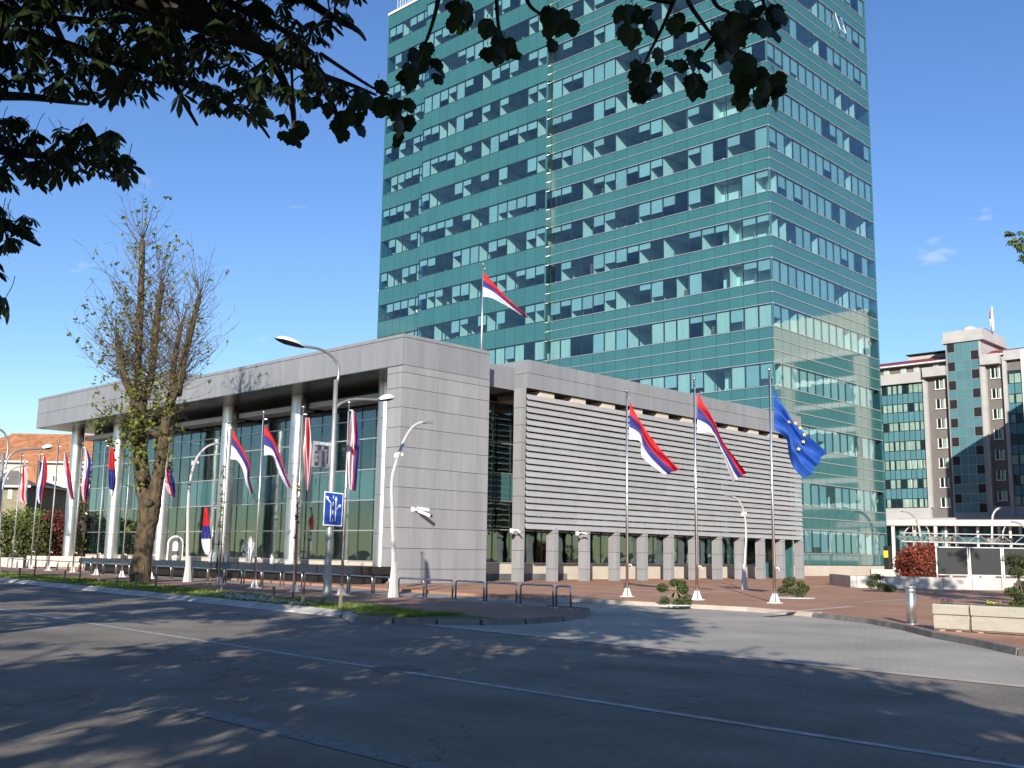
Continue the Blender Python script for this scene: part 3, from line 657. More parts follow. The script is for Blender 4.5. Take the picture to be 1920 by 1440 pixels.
def flagpole(P, top_py, label, r0=.055, group=None, z0=.12, ball=True):
    h = hz(P, top_py); t = thing('flagpole', (P[0], P[1], z0), label, 'flagpole', group)
    MB().tube([(P[0], P[1], z0), (P[0], P[1], z0+(h-z0)*.45), (P[0], P[1], h)], [r0, r0*.85, r0*.6], 10).build('pole', M_pole, t, True)
    MB().box(P[0]-.2, P[1]-.2, z0, P[0]+.2, P[1]+.2, z0+.03).build('base_plate', M_white, t)
    for k in range(4):
        a = k*math.pi/2+.4; dx, dy = math.cos(a), math.sin(a)
        MB().hexa([(P[0]+dx*.05-dy*.012, P[1]+dy*.05+dx*.012, z0+.03), (P[0]+dx*.05+dy*.012, P[1]+dy*.05-dx*.012, z0+.03), (P[0]+dx*.19+dy*.012, P[1]+dy*.19-dx*.012, z0+.03), (P[0]+dx*.19-dy*.012, P[1]+dy*.19+dx*.012, z0+.03),
                   (P[0]+dx*.05-dy*.012, P[1]+dy*.05+dx*.012, z0+.34), (P[0]+dx*.05+dy*.012, P[1]+dy*.05-dx*.012, z0+.34), (P[0]+dx*.08+dy*.012, P[1]+dy*.08-dx*.012, z0+.34), (P[0]+dx*.08-dy*.012, P[1]+dy*.08+dx*.012, z0+.34)]).build('gusset', M_white, t)
    MB().lathe([(.01, -.07), (.06, -.03), (.075, .0), (.06, .04), (.01, .07)], (P[0], P[1], h+.04), 10).build('finial', M_pole, t, True)
    MB().lathe([(.03, -.06), (.075, -.03), (.075, .03), (.03, .06)], (P[0], P[1], z0+(h-z0)*.5), 10).build('collar', M_pole, t, True)
    MB().tube([(P[0]-.05, P[1]-.05, z0+1.3), (P[0]-.08, P[1]-.08, h-.3)], .006, 4).build('halyard', M_white, t)
    MB().tube([(P[0], P[1], h-.25), (P[0]+.12, P[1]-.1, h-.25)], .02, 6).build('flag_arm', M_pole, t)
    MB().tube([(P[0], P[1], z0+1.2), (P[0]+.12, P[1]-.1, z0+1.25), (P[0]+.16, P[1]-.12, z0+1.15)], .025, 6).build('cleat', M_white, t)
    return t
TRI = [M_red, M_blue, M_fwh]; T3 = [.333, .667, 1.01]
LEFT = [((640, 1116), 757, 'tall steel flagpole beside the blue lane sign, rightmost of the long row'), ((552, 1110), 765, 'steel flagpole of the long row directly behind the staked sapling'),
        ((477, 1103), 775, 'steel flagpole in front of the tallest fountain jet'), ((410, 1096), 792, 'steel flagpole in front of a column beside the thin sapling right of the big tree'),
        ((282, 1085), 803, 'steel flagpole half hidden behind the trunk of the big pollarded tree'), ((228, 1082), 808, 'steel flagpole just left of the big tree trunk'),
        ((180, 1078), 828, 'steel flagpole before the second column from the left end'), ((136, 1073), 832, 'steel flagpole right of the leftmost column'),
        ((90, 1070), 830, 'steel flagpole just left of the leftmost column'), ((57, 1066), 845, 'second flagpole from the left edge of the photo'), ((22, 1064), 848, 'leftmost flagpole of the long row by the left edge')]
LP = []
for (bx, by), ty, lab in LEFT:
    P = G(bx, by, .12); LP.append(P); flagpole(P, ty, lab, group='flagpoles along the road')
def lf(i, label, a, b, mats, bands, **k): return flag('flag', label, LP[i], a, b, mats, bands, group='flags along the road', **k)
lf(0, 'limp flag hanging straight beside the street light, mostly white below', [(667, 771), (673, 825), (670, 865), (667, 921)], [(659, 771), (655, 825), (652, 862), (654, 917)], [M_blue, M_red, M_fwh], [.25, .5, 1.01], fold=.12, waves=1.6)
lf(1, 'limp flag hanging in front of a column, mostly red', [(580, 783), (583, 830), (583, 885), (578, 920)], [(573, 783), (569, 835), (572, 880), (576, 920)], [M_fwh, M_red, M_fwh], [.22, .74, 1.01], fold=.1, waves=1.3)
lf(2, 'red blue and white flag drooping right, left of the mostly red limp one', [(496, 795), (510, 818), (524, 850), (536, 885), (546, 914)], [(495, 854), (512, 855), (519, 872), (528, 895), (540, 915)], TRI, T3, ph=1.)
lf(3, 'flag with a wide white fold in front of the third column from the right', [(437, 805), (446, 826), (458, 846), (469, 868), (468, 890), (473, 925)], [(432, 861), (446, 864), (456, 880), (461, 905), (467, 918), (470, 926)], TRI, [.25, .5, 1.01], ph=2.)
lf(4, 'limp flag glimpsed right of the big tree trunk', [(317, 870), (325, 900), (328, 932)], [(312, 872), (311, 905), (321, 932)], [M_blue, M_red, M_fwh], [.45, .65, 1.01])
lf(6, 'limp flag red above blue, before the second column', [(212, 840), (215, 875), (215, 905), (212, 930)], [(206, 838), (204, 870), (206, 905), (208, 927)], [M_red, M_blue, M_fwh], [.45, .88, 1.01], across=False)
lf(7, 'limp flag hanging just right of the leftmost column', [(163, 842), (170, 868), (167, 895), (162, 939)], [(159, 842), (157, 880), (155, 920), (158, 940)], [M_blue, M_red, M_fwh], [.3, .5, 1.01])
lf(8, 'limp flag hanging against the left side of the leftmost column', [(123, 848), (131, 888), (136, 925), (139, 937)], [(120, 850), (119, 885), (128, 918), (133, 936)], [M_red, M_blue, M_fwh], [.25, .5, 1.01])
lf(9, 'second limp flag from the left edge with blue and white folds', [(84, 853), (88, 885), (83, 915), (80, 943)], [(81, 855), (75, 890), (70, 925), (74, 944)], [M_red, M_blue, M_fwh], [.3, .6, 1.01])
lf(10, 'leftmost limp flag with a red middle and white edges', [(47, 860), (51, 900), (49, 925), (51, 945)], [(44, 862), (40, 905), (37, 935), (46, 944)], [M_fwh, M_red, M_fwh], [.25, .72, 1.01])
# flag by the entrance
Pe = onX(395, 1060, 35.5); flagpole((Pe.x, Pe.y, .12), 945, 'short flagpole standing at the entrance between two columns', .035)
flag('flag', 'limp flag on the short pole at the entrance, red at the top', Pe, [(389, 952), (394, 1000), (396, 1030), (392, 1040)], [(383, 952), (379, 1000), (381, 1025), (387, 1040)], [M_red, M_blue, M_fwh], [.4, .65, 1.01], across=False)
# three poles on the plaza
RP = [G(1176, 1119, .12), G(1307, 1125, .12), G(1453, 1131, .12)]
for P, ty, lab in zip(RP, (735, 712, 695), ('plaza flagpole nearest the pier wall', 'middle one of the three plaza flagpoles', 'plaza flagpole carrying the blue flag with stars')): flagpole(P, ty, lab, .06, 'flagpoles on the plaza')
flag('flag', 'red blue and white flag spread to the right, first of the plaza flags', RP[0], [(1181, 753), (1196, 780), (1218, 815), (1245, 850), (1274, 881)], [(1179, 824), (1200, 828), (1201, 850), (1213, 868), (1243, 890)], TRI, T3, fold=.13, ph=.6)
flag('flag', 'twisted red blue and white flag on the middle plaza pole', RP[1], [(1308, 735), (1324, 765), (1339, 795), (1353, 825), (1378, 862), (1398, 888)], [(1307, 812), (1332, 813), (1343, 826), (1356, 855), (1376, 902)], TRI, T3, fold=.12, ph=2.2)
eu, vs = flag('union_flag', 'large blue flag with gold stars on the plaza', RP[2], [(1451, 725), (1464, 752), (1482, 783), (1512, 818), (1548, 849)], [(1451, 806), (1477, 823), (1483, 850), (1492, 880), (1512, 900)], [M_eu], [1.01], fold=.14, ph=1.2, waves=2.8)
for (sx, sy) in ((1477, 792), (1488, 796), (1499, 805), (1505, 815), (1504, 828), (1496, 839)):
    q = onPlane(sx, sy, RP[2]); near = min(vs, key=lambda v: (Vector(v)-q).length); q = Vector(near)-FH*.05
    pts = []
    for k in range(10):
        a = math.pi/2+k*math.pi/5; r = .085 if k % 2 == 0 else .034; pts.append(q+_r0*math.cos(a)*r+Vector((0, 0, 1))*math.sin(a)*r)
    mb = MB(); mb.v = [tuple(p) for p in pts]+[tuple(p-FH*.012) for p in pts]; mb.f = [tuple(range(10)), tuple(reversed(range(10, 20)))]+[(k, 10+k, 10+(k+1) % 10, (k+1) % 10) for k in range(10)]; mb.m = [0]*12
    mb.build('star', M_star, eu)
# flag on the hall roof
Pr = onPlane(903, 640, (46.5, 47.8)); Pr = Vector((Pr.x, Pr.y, 12.6))
flagpole(Pr, 496, 'white flagpole standing on the roof of the hall', .09, z0=12.6)
flag('flag', 'red blue and white flag flying above the hall roof', Pr, [(905, 507), (925, 530), (955, 562), (992, 596)], [(903, 556), (922, 559), (945, 571), (975, 590)], TRI, [.3, .62, 1.01], fold=.1, ph=.3)

# ---------------- street lights with two arms
def cobra(base, pole_top, up, low, head_up, head_low, label):
    t = thing('street_light', (base.x, base.y, .1), label, 'street light', 'two-armed street lights')
    B = base; z = hz(B, pole_top)
    MB().tube([(B.x, B.y, .1), (B.x, B.y, .5), (B.x, B.y, .9), (B.x, B.y, 3.0), (B.x, B.y, z*.72), (B.x, B.y, z*.73), (B.x, B.y, z)], [.20, .13, .105, .105, .10, .075, .07], 12).build('pole', M_galv, t, True)
    for pts, head, nm in ((up, head_up, 'upper_arm'), (low, head_low, 'lower_arm')):
        w = smooth([onY(x, y, B.y) if (x, y) != (0, 0) else None for x, y in pts]); a = MB().tube(w, .045, 8).build(nm, M_galv, t, True)
        h0, h1 = onY(*head[0], B.y), onY(*head[1], B.y); ax = (h1-h0); Ln = ax.length; ax.normalize(); side = Vector((0, 1, 0)); upv = ax.cross(side).normalized()
        if upv.z < 0: upv = -upv
        for nm2, m, sg, prof in (('lamp_hood', M_white, 1, [(0, .05), (.12, .09), (.35, .15), (.6, .17), (.85, .12), (1, .02)]), ('lamp_glass', M_blackp, -1, [(0, .03), (.12, .05), (.35, .07), (.6, .08), (.85, .05), (1, .01)])):
            mb = MB(); n = 9
            for s, r in prof:
                for k in range(n):
                    an = math.pi*k/(n-1); mb.v.append(tuple(h0+ax*Ln*s+side*math.cos(an)*(.02+min(.19, r*1.25 if sg > 0 else r*2.2))+upv*sg*math.sin(an)*r))
            for i in range(len(prof)-1):
                for k in range(n-1): mb.f.append((i*n+k, i*n+k+1, (i+1)*n+k+1, (i+1)*n+k)); mb.m.append(0)
            mb.build(nm2, m, a, True)
    return t
SB = G(612, 1132, .1)
light = cobra(SB, 712, [(632, 718), (635, 700), (632, 682), (620, 666), (598, 654), (566, 649)], [(627, 785), (629, 768), (640, 756), (665, 749), (712, 750)], [(569, 651), (516, 634)], [(710, 750), (739, 746)], 'tall galvanised street light with two curved arms carrying the blue lane sign')
SB2 = G(-17, 1097, .1)
cobra(SB2, 850, [(12, 862), (15, 838), (12, 820), (4, 808), (-14, 800), (-40, 796)], [(10, 880), (14, 862), (26, 849), (45, 843), (80, 841)], [(-38, 797), (-66, 790)], [(78, 841), (100, 838)], 'two-armed street light cut by the left edge of the photo')
# lane sign and banner on the pole
def quadY(px, Y, th, name, m, parent=None, loc=None):
    p = [onY(x, y, Y) for x, y in px]; mb = MB(); mb.hexa([p[0], p[1], p[1]+Vector((0, th, 0)), p[0]+Vector((0, th, 0)), p[3], p[2], p[2]+Vector((0, th, 0)), p[3]+Vector((0, th, 0))])
    return mb.build(name, m, parent)
M_sblue = mat('sign_blue', (.012, .06, .36), .35, spec=.5); M_swh = mat('sign_white', (.82, .84, .86), .4)
YS = SB.y-.14
sign = quadY([(606, 985), (641, 987), (644, 925), (609, 921)], YS, .02, 'lane_sign', M_swh); tag(sign, 'blue rectangular sign with white lane arrows on the street light pole', 'road sign')
quadY([(607.5, 983), (639.6, 985), (642.5, 927), (610.5, 923)], YS-.006, .004, 'sign_face', M_sblue, sign)
def strokes(segs, w, Y, name, m, parent):
    mb = MB()
    for pts in segs:
        q = [onY(x, y, Y) for x, y in pts]
        for a, b in zip(q[:-1], q[1:]):
            t = (b-a).normalized(); n = Vector((-t.z, 0, t.x))*w/2; a2, b2 = a-t*w*.3, b+t*w*.3
            mb.hexa([a2-n, b2-n, b2-n+Vector((0, .003, 0)), a2-n+Vector((0, .003, 0)), a2+n, b2+n, b2+n+Vector((0, .003, 0)), a2+n+Vector((0, .003, 0))])
    return mb.build(name, m, parent)
def sg(x, y): return (480+x/4.8, 760+y/4.8)      # sign detail crop
strokes([[sg(668, 1040), sg(675, 880), sg(640, 830)], [sg(712, 1040), sg(722, 835)], [sg(716, 945), sg(750, 905)]], .036, YS-.012, 'lane_arrow', M_swh, sign)
strokes([[sg(688, 1048), sg(689, 1020)], [sg(690, 980), sg(692, 945)], [sg(694, 905), sg(695, 870)], [sg(697, 838), sg(698, 812)]], .024, YS-.012, 'lane_divider', M_swh, sign)
ah = MB()
for tri in ((sg(628, 812), sg(660, 826), sg(640, 852)), (sg(722, 818), sg(735, 856), sg(707, 854)), (sg(766, 890), sg(758, 924), sg(737, 900))):
    q = [onY(x, y, YS-.0125) for x, y in tri]; ah.face(q); ah.face(list(reversed([p+Vector((0, .003, 0)) for p in q])))
ah.build('arrow_head', M_swh, sign)
YB = SB.y
M_bgrey = mat('poster_grey', (.30, .30, .33), .5, var=.15, vscale=6); M_bdark = mat('poster_dark', (.035, .037, .05), .5, var=.3, vscale=9); M_bmid = mat('poster_mid', (.13, .14, .17), .5, var=.35, vscale=12); M_bskin = mat('poster_pale', (.20, .20, .21), .5, var=.3, vscale=15)
ban = quadY([(585, 874.5), (619, 878), (621, 831), (588, 826.5)], YB-.03, .03, 'advertising_banner', M_bgrey); tag(ban, 'grey advertising banner with white lettering hung on the street light', 'banner')
quadY([(589.5, 873), (615, 876), (616.5, 837), (591.5, 833)], YB-.036, .004, 'picture', M_bdark, ban)
def bshape(pts, Y, name, m):
    q = [onY(540+x/7.2, 740+y/7.2, Y) for x, y in pts]; mb = MB().face(q); mb.face(list(reversed([p+Vector((0, .002, 0)) for p in q]))); mb.build(name, m, ban)
bshape([(400, 975), (420, 850), (395, 800), (430, 740), (460, 735), (500, 740), (535, 800), (520, 880), (525, 980)], YB-.040, 'printed_coat', M_bmid)
bshape([(452, 978), (465, 760), (488, 760), (500, 978)], YB-.043, 'printed_lining', M_bdark)
for cx, cy, r in ((468, 718, 20), (385, 720, 17), (522, 755, 14)): bshape([(cx+r*math.cos(a), cy+r*1.35*math.sin(a)) for a in [k*.785 for k in range(8)]], YB-.043, 'printed_face', M_bskin)
for pts in ([(352, 800), (405, 790), (395, 850), (352, 840)], [(350, 860), (400, 850), (405, 905), (352, 915)], [(525, 935), (562, 935), (562, 985), (525, 980)], [(365, 690), (398, 690), (402, 760), (368, 768)]): bshape(pts, YB-.0415, 'printed_patch', M_bskin)
def text(s, size, loc, m, parent, name, xdir=Vector((1, 0, 0))):
    cu = bpy.data.curves.new(name, 'FONT'); cu.body = s; cu.size = size; cu.extrude = .002; tmp = bpy.data.objects.new(name, cu); COL.objects.link(tmp)
    bpy.context.view_layer.update(); me = bpy.data.meshes.new_from_object(tmp.evaluated_get(bpy.context.evaluated_depsgraph_get())); COL.objects.unlink(tmp); bpy.data.objects.remove(tmp)
    z = Vector((0, 0, 1)); nrm = xdir.cross(z); me.transform(Matrix((xdir, z, nrm)).transposed().to_4x4()); me.transform(Matrix.Translation(loc))
    me.materials.clear(); me.materials.append(m); return link(name, me, parent)
p = onY(590.5, 833, YB-.045); q_ = onY(616, 836, YB-.045)
tx = text('LC WAIKIKI', .135, p, M_swh, ban, 'lettering', (q_-p).normalized())
for z in (p.z-.05, p.z-.95): MB().tube([(SB.x, SB.y, z), (SB.x-.28, SB.y, z)], .015, 6).build('bracket', M_galv, ban)

# ---------------- curved white lamps
M_lampw = mat('lamp_grey_white', (.47, .465, .45), .4, var=.08, vscale=2)
def curved(path, Yp, label, w0=.115, m=M_lampw, zb=.12, arm=None, cat='lamp post'):
    pts = [onY(x, y, Yp) for x, y in path]; b = Vector((pts[0].x, Yp, zb)); pts[0] = b.copy()
    w = smooth(pts, 7); n = len(w); t = thing('curved_lamp', b, label, cat, 'curved white lamp posts')
    mb = MB(); k = 8; tot = [0]
    for a, c in zip(w[:-1], w[1:]): tot.append(tot[-1]+(c-a).length)
    prev = None
    for i in range(n):
        tt = (w[min(i+1, n-1)]-w[max(i-1, 0)]).normalized(); side = Vector((0, 1, 0)); nn = tt.cross(side).normalized(); s = tot[i]/tot[-1]
        wd = w0*(1-.55*s); th = wd*.55
        for q in range(k):
            an = 2*math.pi*q/k; mb.v.append(tuple(w[i]+nn*math.cos(an)*wd+side*math.sin(an)*th))
    for i in range(n-1):
        for q in range(k): mb.f.append((i*k+q, i*k+(q+1) % k, (i+1)*k+(q+1) % k, (i+1)*k+q)); mb.m.append(0)
    mb.f.append(tuple(reversed(range(k)))); mb.m.append(0); mb.f.append(tuple((n-1)*k+q for q in range(k))); mb.m.append(0)
    mb.build('blade', m, t, True)
    MB().lathe([(w0*2.1, .0), (w0*2.0, .05), (w0*1.3, .8), (w0*1.0, 1.25)], b, 8, sy=.6).build('foot', m, t)
    e = w[-1]; d = (w[-1]-w[-4]).normalized(); MB().obox(e+d*.05, d*.26, (0, .09, 0), (0, 0, .03)).build('lamp_head', M_galv, t)
    j = int(n*.55); MB().obox(w[j]-Vector((.13, 0, .05)), (.05, 0, 0), (0, .05, 0), (0, 0, .10)).build('side_spotlight', M_white, t); MB().obox(w[j]+Vector((.13, 0, .0)), (.04, 0, 0), (0, .05, 0), (0, 0, .06)).build('side_spotlight', M_white, t)
    return t
b = G(737, 1120, .12); curved([(737, 1120), (738, 1040), (736, 960), (735, 905), (742, 870), (757, 828), (772, 803), (787, 793), (799, 792)], b.y, 'curved white lamp post standing before the grey pier wall')
b = G(351, 1091, .12); curved([(351, 1091), (352, 1020), (353, 950), (357, 900), (368, 862), (383, 842), (396, 834), (408, 832)], b.y, 'curved lamp post right of the big tree before the portico')
b = G(1396, 1105, .12); curved([(1396, 1105), (1397, 1050), (1399, 1005), (1397, 970), (1390, 946), (1380, 934), (1368, 930)], b.y, 'curved white lamp post on the plaza between two flagpoles')
b = G(-6, 1075, .12); curved([(-6, 1075), (-2, 1000), (3, 930), (8, 903), (17, 885), (30, 876), (48, 873)], b.y, 'curved lamp post at the left edge of the photo')
for path, lab in (([(1728, 1078), (1727, 1020), (1722, 985), (1714, 968), (1702, 959), (1690, 958)], 'curved lamp before the brown hotel, left of the three tall ones'),
                  ([(1860, 1078), (1860, 1000), (1861, 970), (1866, 958), (1873, 953)], 'curved lamp before the dark glazed hotel bay'),
                  ([(1928, 1078), (1924, 1000), (1917, 985), (1906, 979), (1897, 978)], 'curved lamp at the right edge behind the canopy')):
    d = at(path[0][0], 1064, 118); curved(path, d.y, lab, .26)
for path, lab in (([(1693, 1075), (1694, 1015), (1697, 997), (1703, 990)], 'short curved lamp left of the red shrub behind the canopy'), ([(1744, 1075), (1743, 1010), (1740, 993), (1735, 986)], 'short curved lamp just right of the tall one over the red shrub'),
                  ([(1880, 1075), (1880, 1010), (1882, 993), (1887, 985)], 'short curved lamp behind the glass canopy at right')):
    d = at(path[0][0], 1062, 135); curved(path, d.y, lab, .2)

# ---------------- cycle hoops
def yline(px):
    lo, hi = 18., 200.
    for _ in range(50):
        m = (lo+hi)/2
        if pj((rx(m), m, .12))[0] > px: lo = m
        else: hi = m
    return lo
HO = [(1043, 1070), (976, 1037), (912, 968), (854, 907), (799, 848), (747, 794), (701, 729), (655, 697), (620, 651), (570, 607), (531, 565), (492, 525), (457, 489), (423, 452), (390, 419), (360, 388), (323, 347), (292, 319), (218, 241), (194, 216), (171, 192), (149, 169), (128, 147), (107, 126), (87, 106), (67, 85), (52, 66), (32, 50), (14, 31)]
places = {0: 'short end hoop nearest the apron', 1: 'wide hoop second from the apron', 2: 'hoop third from the apron', 3: 'hoop fourth from the apron before the pier wall edge', 4: 'hoop before the curved shadow on the pier wall', 5: 'hoop just right of the curved lamp', 6: 'short hoop just left of the curved lamp', 7: 'hoop right of the lane sign pole, second from the curved lamp', 8: 'hoop behind the lane sign pole', 9: 'hoop just left of the lane sign pole'}
for i, (a, b_) in enumerate(HO):
    y0, y1 = yline(b_), yline(a); A, B = Vector((rx(y0), y0, .12)), Vector((rx(y1), y1, .12)); h = .66; r = .10; u = (B-A).normalized()
    path = [A, A+Vector((0, 0, h-r))]+[A+u*(r-r*math.cos(t))+Vector((0, 0, h-r+r*math.sin(t))) for t in (.4, .8, 1.2)]+[A+u*r+Vector((0, 0, h)), B-u*r+Vector((0, 0, h))]+[B-u*(r-r*math.sin(t))+Vector((0, 0, h-r+r*math.cos(t))) for t in (.4, .8, 1.2)]+[B+Vector((0, 0, h-r)), B]
    lab = 'polished steel cycle stand, '+(places[i] if i in places else ('number %s from the right in the row, before the fountain basin' % ['eleventh', 'twelfth', 'thirteenth', 'fourteenth', 'fifteenth', 'sixteenth', 'seventeenth', 'eighteenth'][i-10] if i < 18 else '%s left of the big tree' % ['first', 'second', 'third', 'fourth', 'fifth', 'sixth', 'seventh', 'eighth', 'ninth', 'tenth', 'eleventh'][i-18]))
    lab = lab.replace('number ', '')
    t = thing('cycle_stand', (A+B)/2, lab, 'cycle stand', 'steel hoops along the island')
    MB().tube(path, .032, 8).build('hoop', M_pole, t, True)
    MB().lathe([(.06, 0), (.06, .012)], A, 10).build('foot_plate', M_pole, t); MB().lathe([(.06, 0), (.06, .012)], B, 10).build('foot_plate', M_pole, t)
# ---------------- low wooden stakes in the verge
M_stake = mat('stake_wood', (.22, .17, .12), .85, var=.3, vscale=8)
for i, (x, y, h, lab) in enumerate(((512, 1131, .5, 'paired rust coloured stake in the grass left of the sign pole'), (568, 1136, .5, 'thin stake in the grass nearest left of the sign pole'), (638, 1141, .62, 'taller stake in the grass just right of the sign pole'), (36, 1083, .5, 'leftmost short stake in the grass'), (121, 1090, .5, 'short stake second from the left in the grass'), (185, 1096, .5, 'short stake left of two close to the big tree'), (219, 1101, .55, 'short stake left of the big tree trunk'), (254, 1105, .55, 'short stake at the left foot of the big tree'), (291, 1109, .6, 'short stake at the right foot of the big tree'))):
    P = G(x, y, .12); t = MB().hexa([(P.x-.035, P.y-.035, .1), (P.x+.035, P.y-.035, .1), (P.x+.035, P.y+.035, .1), (P.x-.035, P.y+.035, .1), (P.x-.03, P.y-.03, .12+h), (P.x+.03, P.y-.03, .12+h), (P.x+.03, P.y+.03, .10+h), (P.x-.03, P.y+.03, .13+h)])
    o = t.build('stake', M_stake); tag(o, lab, 'stake', 'stakes along the verge')
# ---------------- bollard and concrete planters
P = G(1710, 1170, .12); bo = thing('bollard', P, 'stainless steel bollard near the concrete planters', 'bollard')
MB().lathe([(.115, 0), (.115, .74), (.105, .75), (.105, .77), (.115, .78), (.115, .90), (.0, .91)], P, 20).build('post', M_steel, bo, True); MB().lathe([(.14, .905), (.14, .93), (.0, .94)], P, 20).build('cap', M_galv, bo); MB().lathe([(.17, 0), (.17, .015), (.13, .02)], P, 20).build('flange', M_steel, bo)
M_bar = mat('weathered_concrete', (.50, .47, .39), .85, col2=(.36, .34, .29), var=.15, vscale=2.6, bump=.5, bscale=25, stretch=(1, 1, 2.5))
M_pansy = mat('pansy_purple', (.08, .02, .16), .7); M_pansy2 = mat('pansy_yellow', (.6, .5, .08), .7); M_stem = mat('plant_green', (.06, .11, .02), .7, var=.3)
xb = 24.42
for (y1, y0, lab) in ((9.98, 9.16, 'short weathered concrete planter block nearest the bollard'), (9.13, 6.2, 'long weathered concrete planter block cut by the right edge of the photo'), (6.17, 3.2, 'concrete planter block beyond the right edge of the photo')):
    t = thing('concrete_planter', (xb, (y0+y1)/2, .12), lab, 'planter', 'concrete planters in a row')
    prof = [(-.02, .20), (-.0, .18), (.0, .46), (.03, .48), (.03, .50), (-.03, .52), (-.035, .70), (-.01, .74), (.30, .74), (.33, .70), (.33, .18), (.31, .16), (.02, .16)]
    mb = MB(); n = len(prof); mb.v = [(xb+a, y0+.01, b-.02) for a, b in prof]+[(xb+a, y1-.01, b-.02) for a, b in prof]
    mb.f = [tuple(range(n)), tuple(reversed(range(n, 2*n)))]+[(k, (k+1) % n, n+(k+1) % n, n+k) for k in range(n)]; mb.f = [tuple(reversed(f)) for f in mb.f]; mb.m = [0]*len(mb.f); mb.build('body', M_bar, t)
    for yy in (y0+.2, y1-.25): MB().box(xb+.02, yy, .115, xb+.3, yy+.12, .15).build('foot', M_bar, t)
    MB().box(xb+.04, y0+.05, .715, xb+.26, y1-.05, .728).build('soil', M_soil, t)
for k, (yy, m, lab) in enumerate(((9.72, M_pansy, 'tuft of purple pansies on the short concrete planter'), (8.72, M_pansy2, 'tuft of yellow pansies on the long concrete planter'), (7.9, M_pansy, 'sparse purple pansies at the right end of the long planter'))):
    t = thing('pansies', (xb+.14, yy, .72), lab, 'flowers'); st, fl_ = MB(), MB()
    for _ in range(16):
        x, y_ = xb+.14+random.gauss(0, .05), yy+random.gauss(0, .08); h = random.uniform(.04, .11); st.tube([(x, y_, .71), (x+.01, y_, .72+h)], .005, 4)
        fl_.lathe([(.005, -.008), (.028, 0), (.02, .01)], (x+.01, y_, .725+h), 6)
        st.face([(x, y_, .72), (x+.05, y_+.02, .74), (x+.04, y_+.05, .75)])
    st.build('stems', M_stem, t); fl_.build('petals', m, t)
# ---------------- cameras on the walls
def cctv(P, d, label, n=2, k_=1.):
    t = thing('security_camera', P, label, 'camera'); MB().obox(P+Vector((0, .06, 0)), (.1, 0, 0), (0, .06, 0), (0, 0, .12)).build('wall_mount', M_white, t)
    for k in range(n):
        q = P+Vector((.14+.12*k, -.22, .06-.16*k)); MB().tube([P, q], .035, 6).build('arm', M_white, t); dd = Vector(d[k]).normalized(); s = dd.cross(Vector((0, 0, 1))).normalized(); MB().obox(q+dd*.35*k_, dd*.42*k_, s*.10*k_, s.cross(dd)*.09*k_).build('housing', M_white, t); MB().obox(q+dd*.74*k_, dd*.06*k_, s*.085*k_, s.cross(dd)*.075*k_).build('lens', M_blackp, t)
cctv(onY(775, 955, 40.9), [(.95, -.3, -.12), (.5, -.8, -.35)], 'pair of white security cameras on the grey pier wall', 2, .78)
cctv(onY(961, 995, 41.12), [(.1, -.8, -.5)], 'small white camera on the first louvre pillar', 1, .4); cctv(onY(1084, 1000, 41.12), [(.6, -.7, -.3)], 'small camera under the louvres above a pillar', 1, .4)
# ---------------- fountain
fo_ = thing('fountain_basin', (33, 54, .12), 'long low black stone fountain basin before the columns', 'fountain')
BX0, BX1, BY0, BY1 = 31.7, 34.1, 41.0, 71.5
MB().box(BX0+.35, BY0+.35, .12, BX1-.35, BY1-.35, .62).build('base', M_black, fo_)
for y0 in [BY0+k*3.05 for k in range(10)]:
    MB().hexa([(BX0, y0+.01, .60), (BX0+.5, y0+.01, .60), (BX0+.5, y0+3.04, .60), (BX0, y0+3.04, .60), (BX0+.06, y0+.01, .98), (BX0+.5, y0+.01, .98), (BX0+.5, y0+3.04, .98), (BX0+.06, y0+3.04, .98)]).build('rim_stone', M_black, fo_)
    MB().box(BX1-.5, y0+.01, .60, BX1, y0+3.04, .98).build('rim_stone', M_black, fo_)
for y0 in (BY0-.01, BY1-.49): MB().box(BX0+.52, y0, .60, BX1-.52, y0+.5, .975).build('rim_stone', M_black, fo_)
M_water = mat('basin_water', (.02, .035, .04), .03, spec=.8, bump=.35, bscale=6); MB().box(BX0+.5, BY0+.5, .62, BX1-.5, BY1-.5, .86).build('water', M_water, fo_)
M_spray = mat('fountain_spray', (.86, .88, .9), .3, trans=.45)
for px, ty, wpx, lab in ((466, 1003, 12, 'tallest white fountain jet'), (509, 1037, 4, 'thin short fountain jet right of the tallest'), (396, 1030, 7, 'small white jet left of the tallest, beside the sapling'), (541, 1047, 9, 'low bubbling jet at a column foot'), (427, 1034, 3, 'thin upright jet between sapling and tallest jet')):
    P = onX(px, 1062, 32.9); top = onX(px, ty, 32.9).z; t = thing('fountain_jet', (P.x, P.y, .86), lab, 'fountain jet', 'jets of the fountain'); wm = wpx*P.length/F_PX; st = MB(); dr = MB()
    for _ in range(26):
        a = random.uniform(0, 6.28); r = random.random()**.7*wm; h = (top-.86)*(1-.35*(r/wm)**1.5)*random.uniform(.8, 1); x, y_ = P.x+.3*r*math.cos(a), P.y+.3*r*math.sin(a)
        st.tube([(x, y_, .86), (P.x+.6*r*math.cos(a), P.y+.6*r*math.sin(a), .86+h*.7), (P.x+.8*r*math.cos(a), P.y+.8*r*math.sin(a), .86+h)], [.035, .028, .008], 5)
    for _ in range(int(130*wpx/6)):
        a = random.uniform(0, 6.28); r = wm*random.random()**.5; h = random.random()*(top-.86)*(1.02-.3*(r/wm)); dr.lathe([(.002, -.03), (.013, 0), (.002, .022)], (P.x+r*math.cos(a), P.y+r*math.sin(a), .88+h), 4)
    st.build('water_column', M_spray, t, True); stuff(dr.build('droplets', M_spray, t))
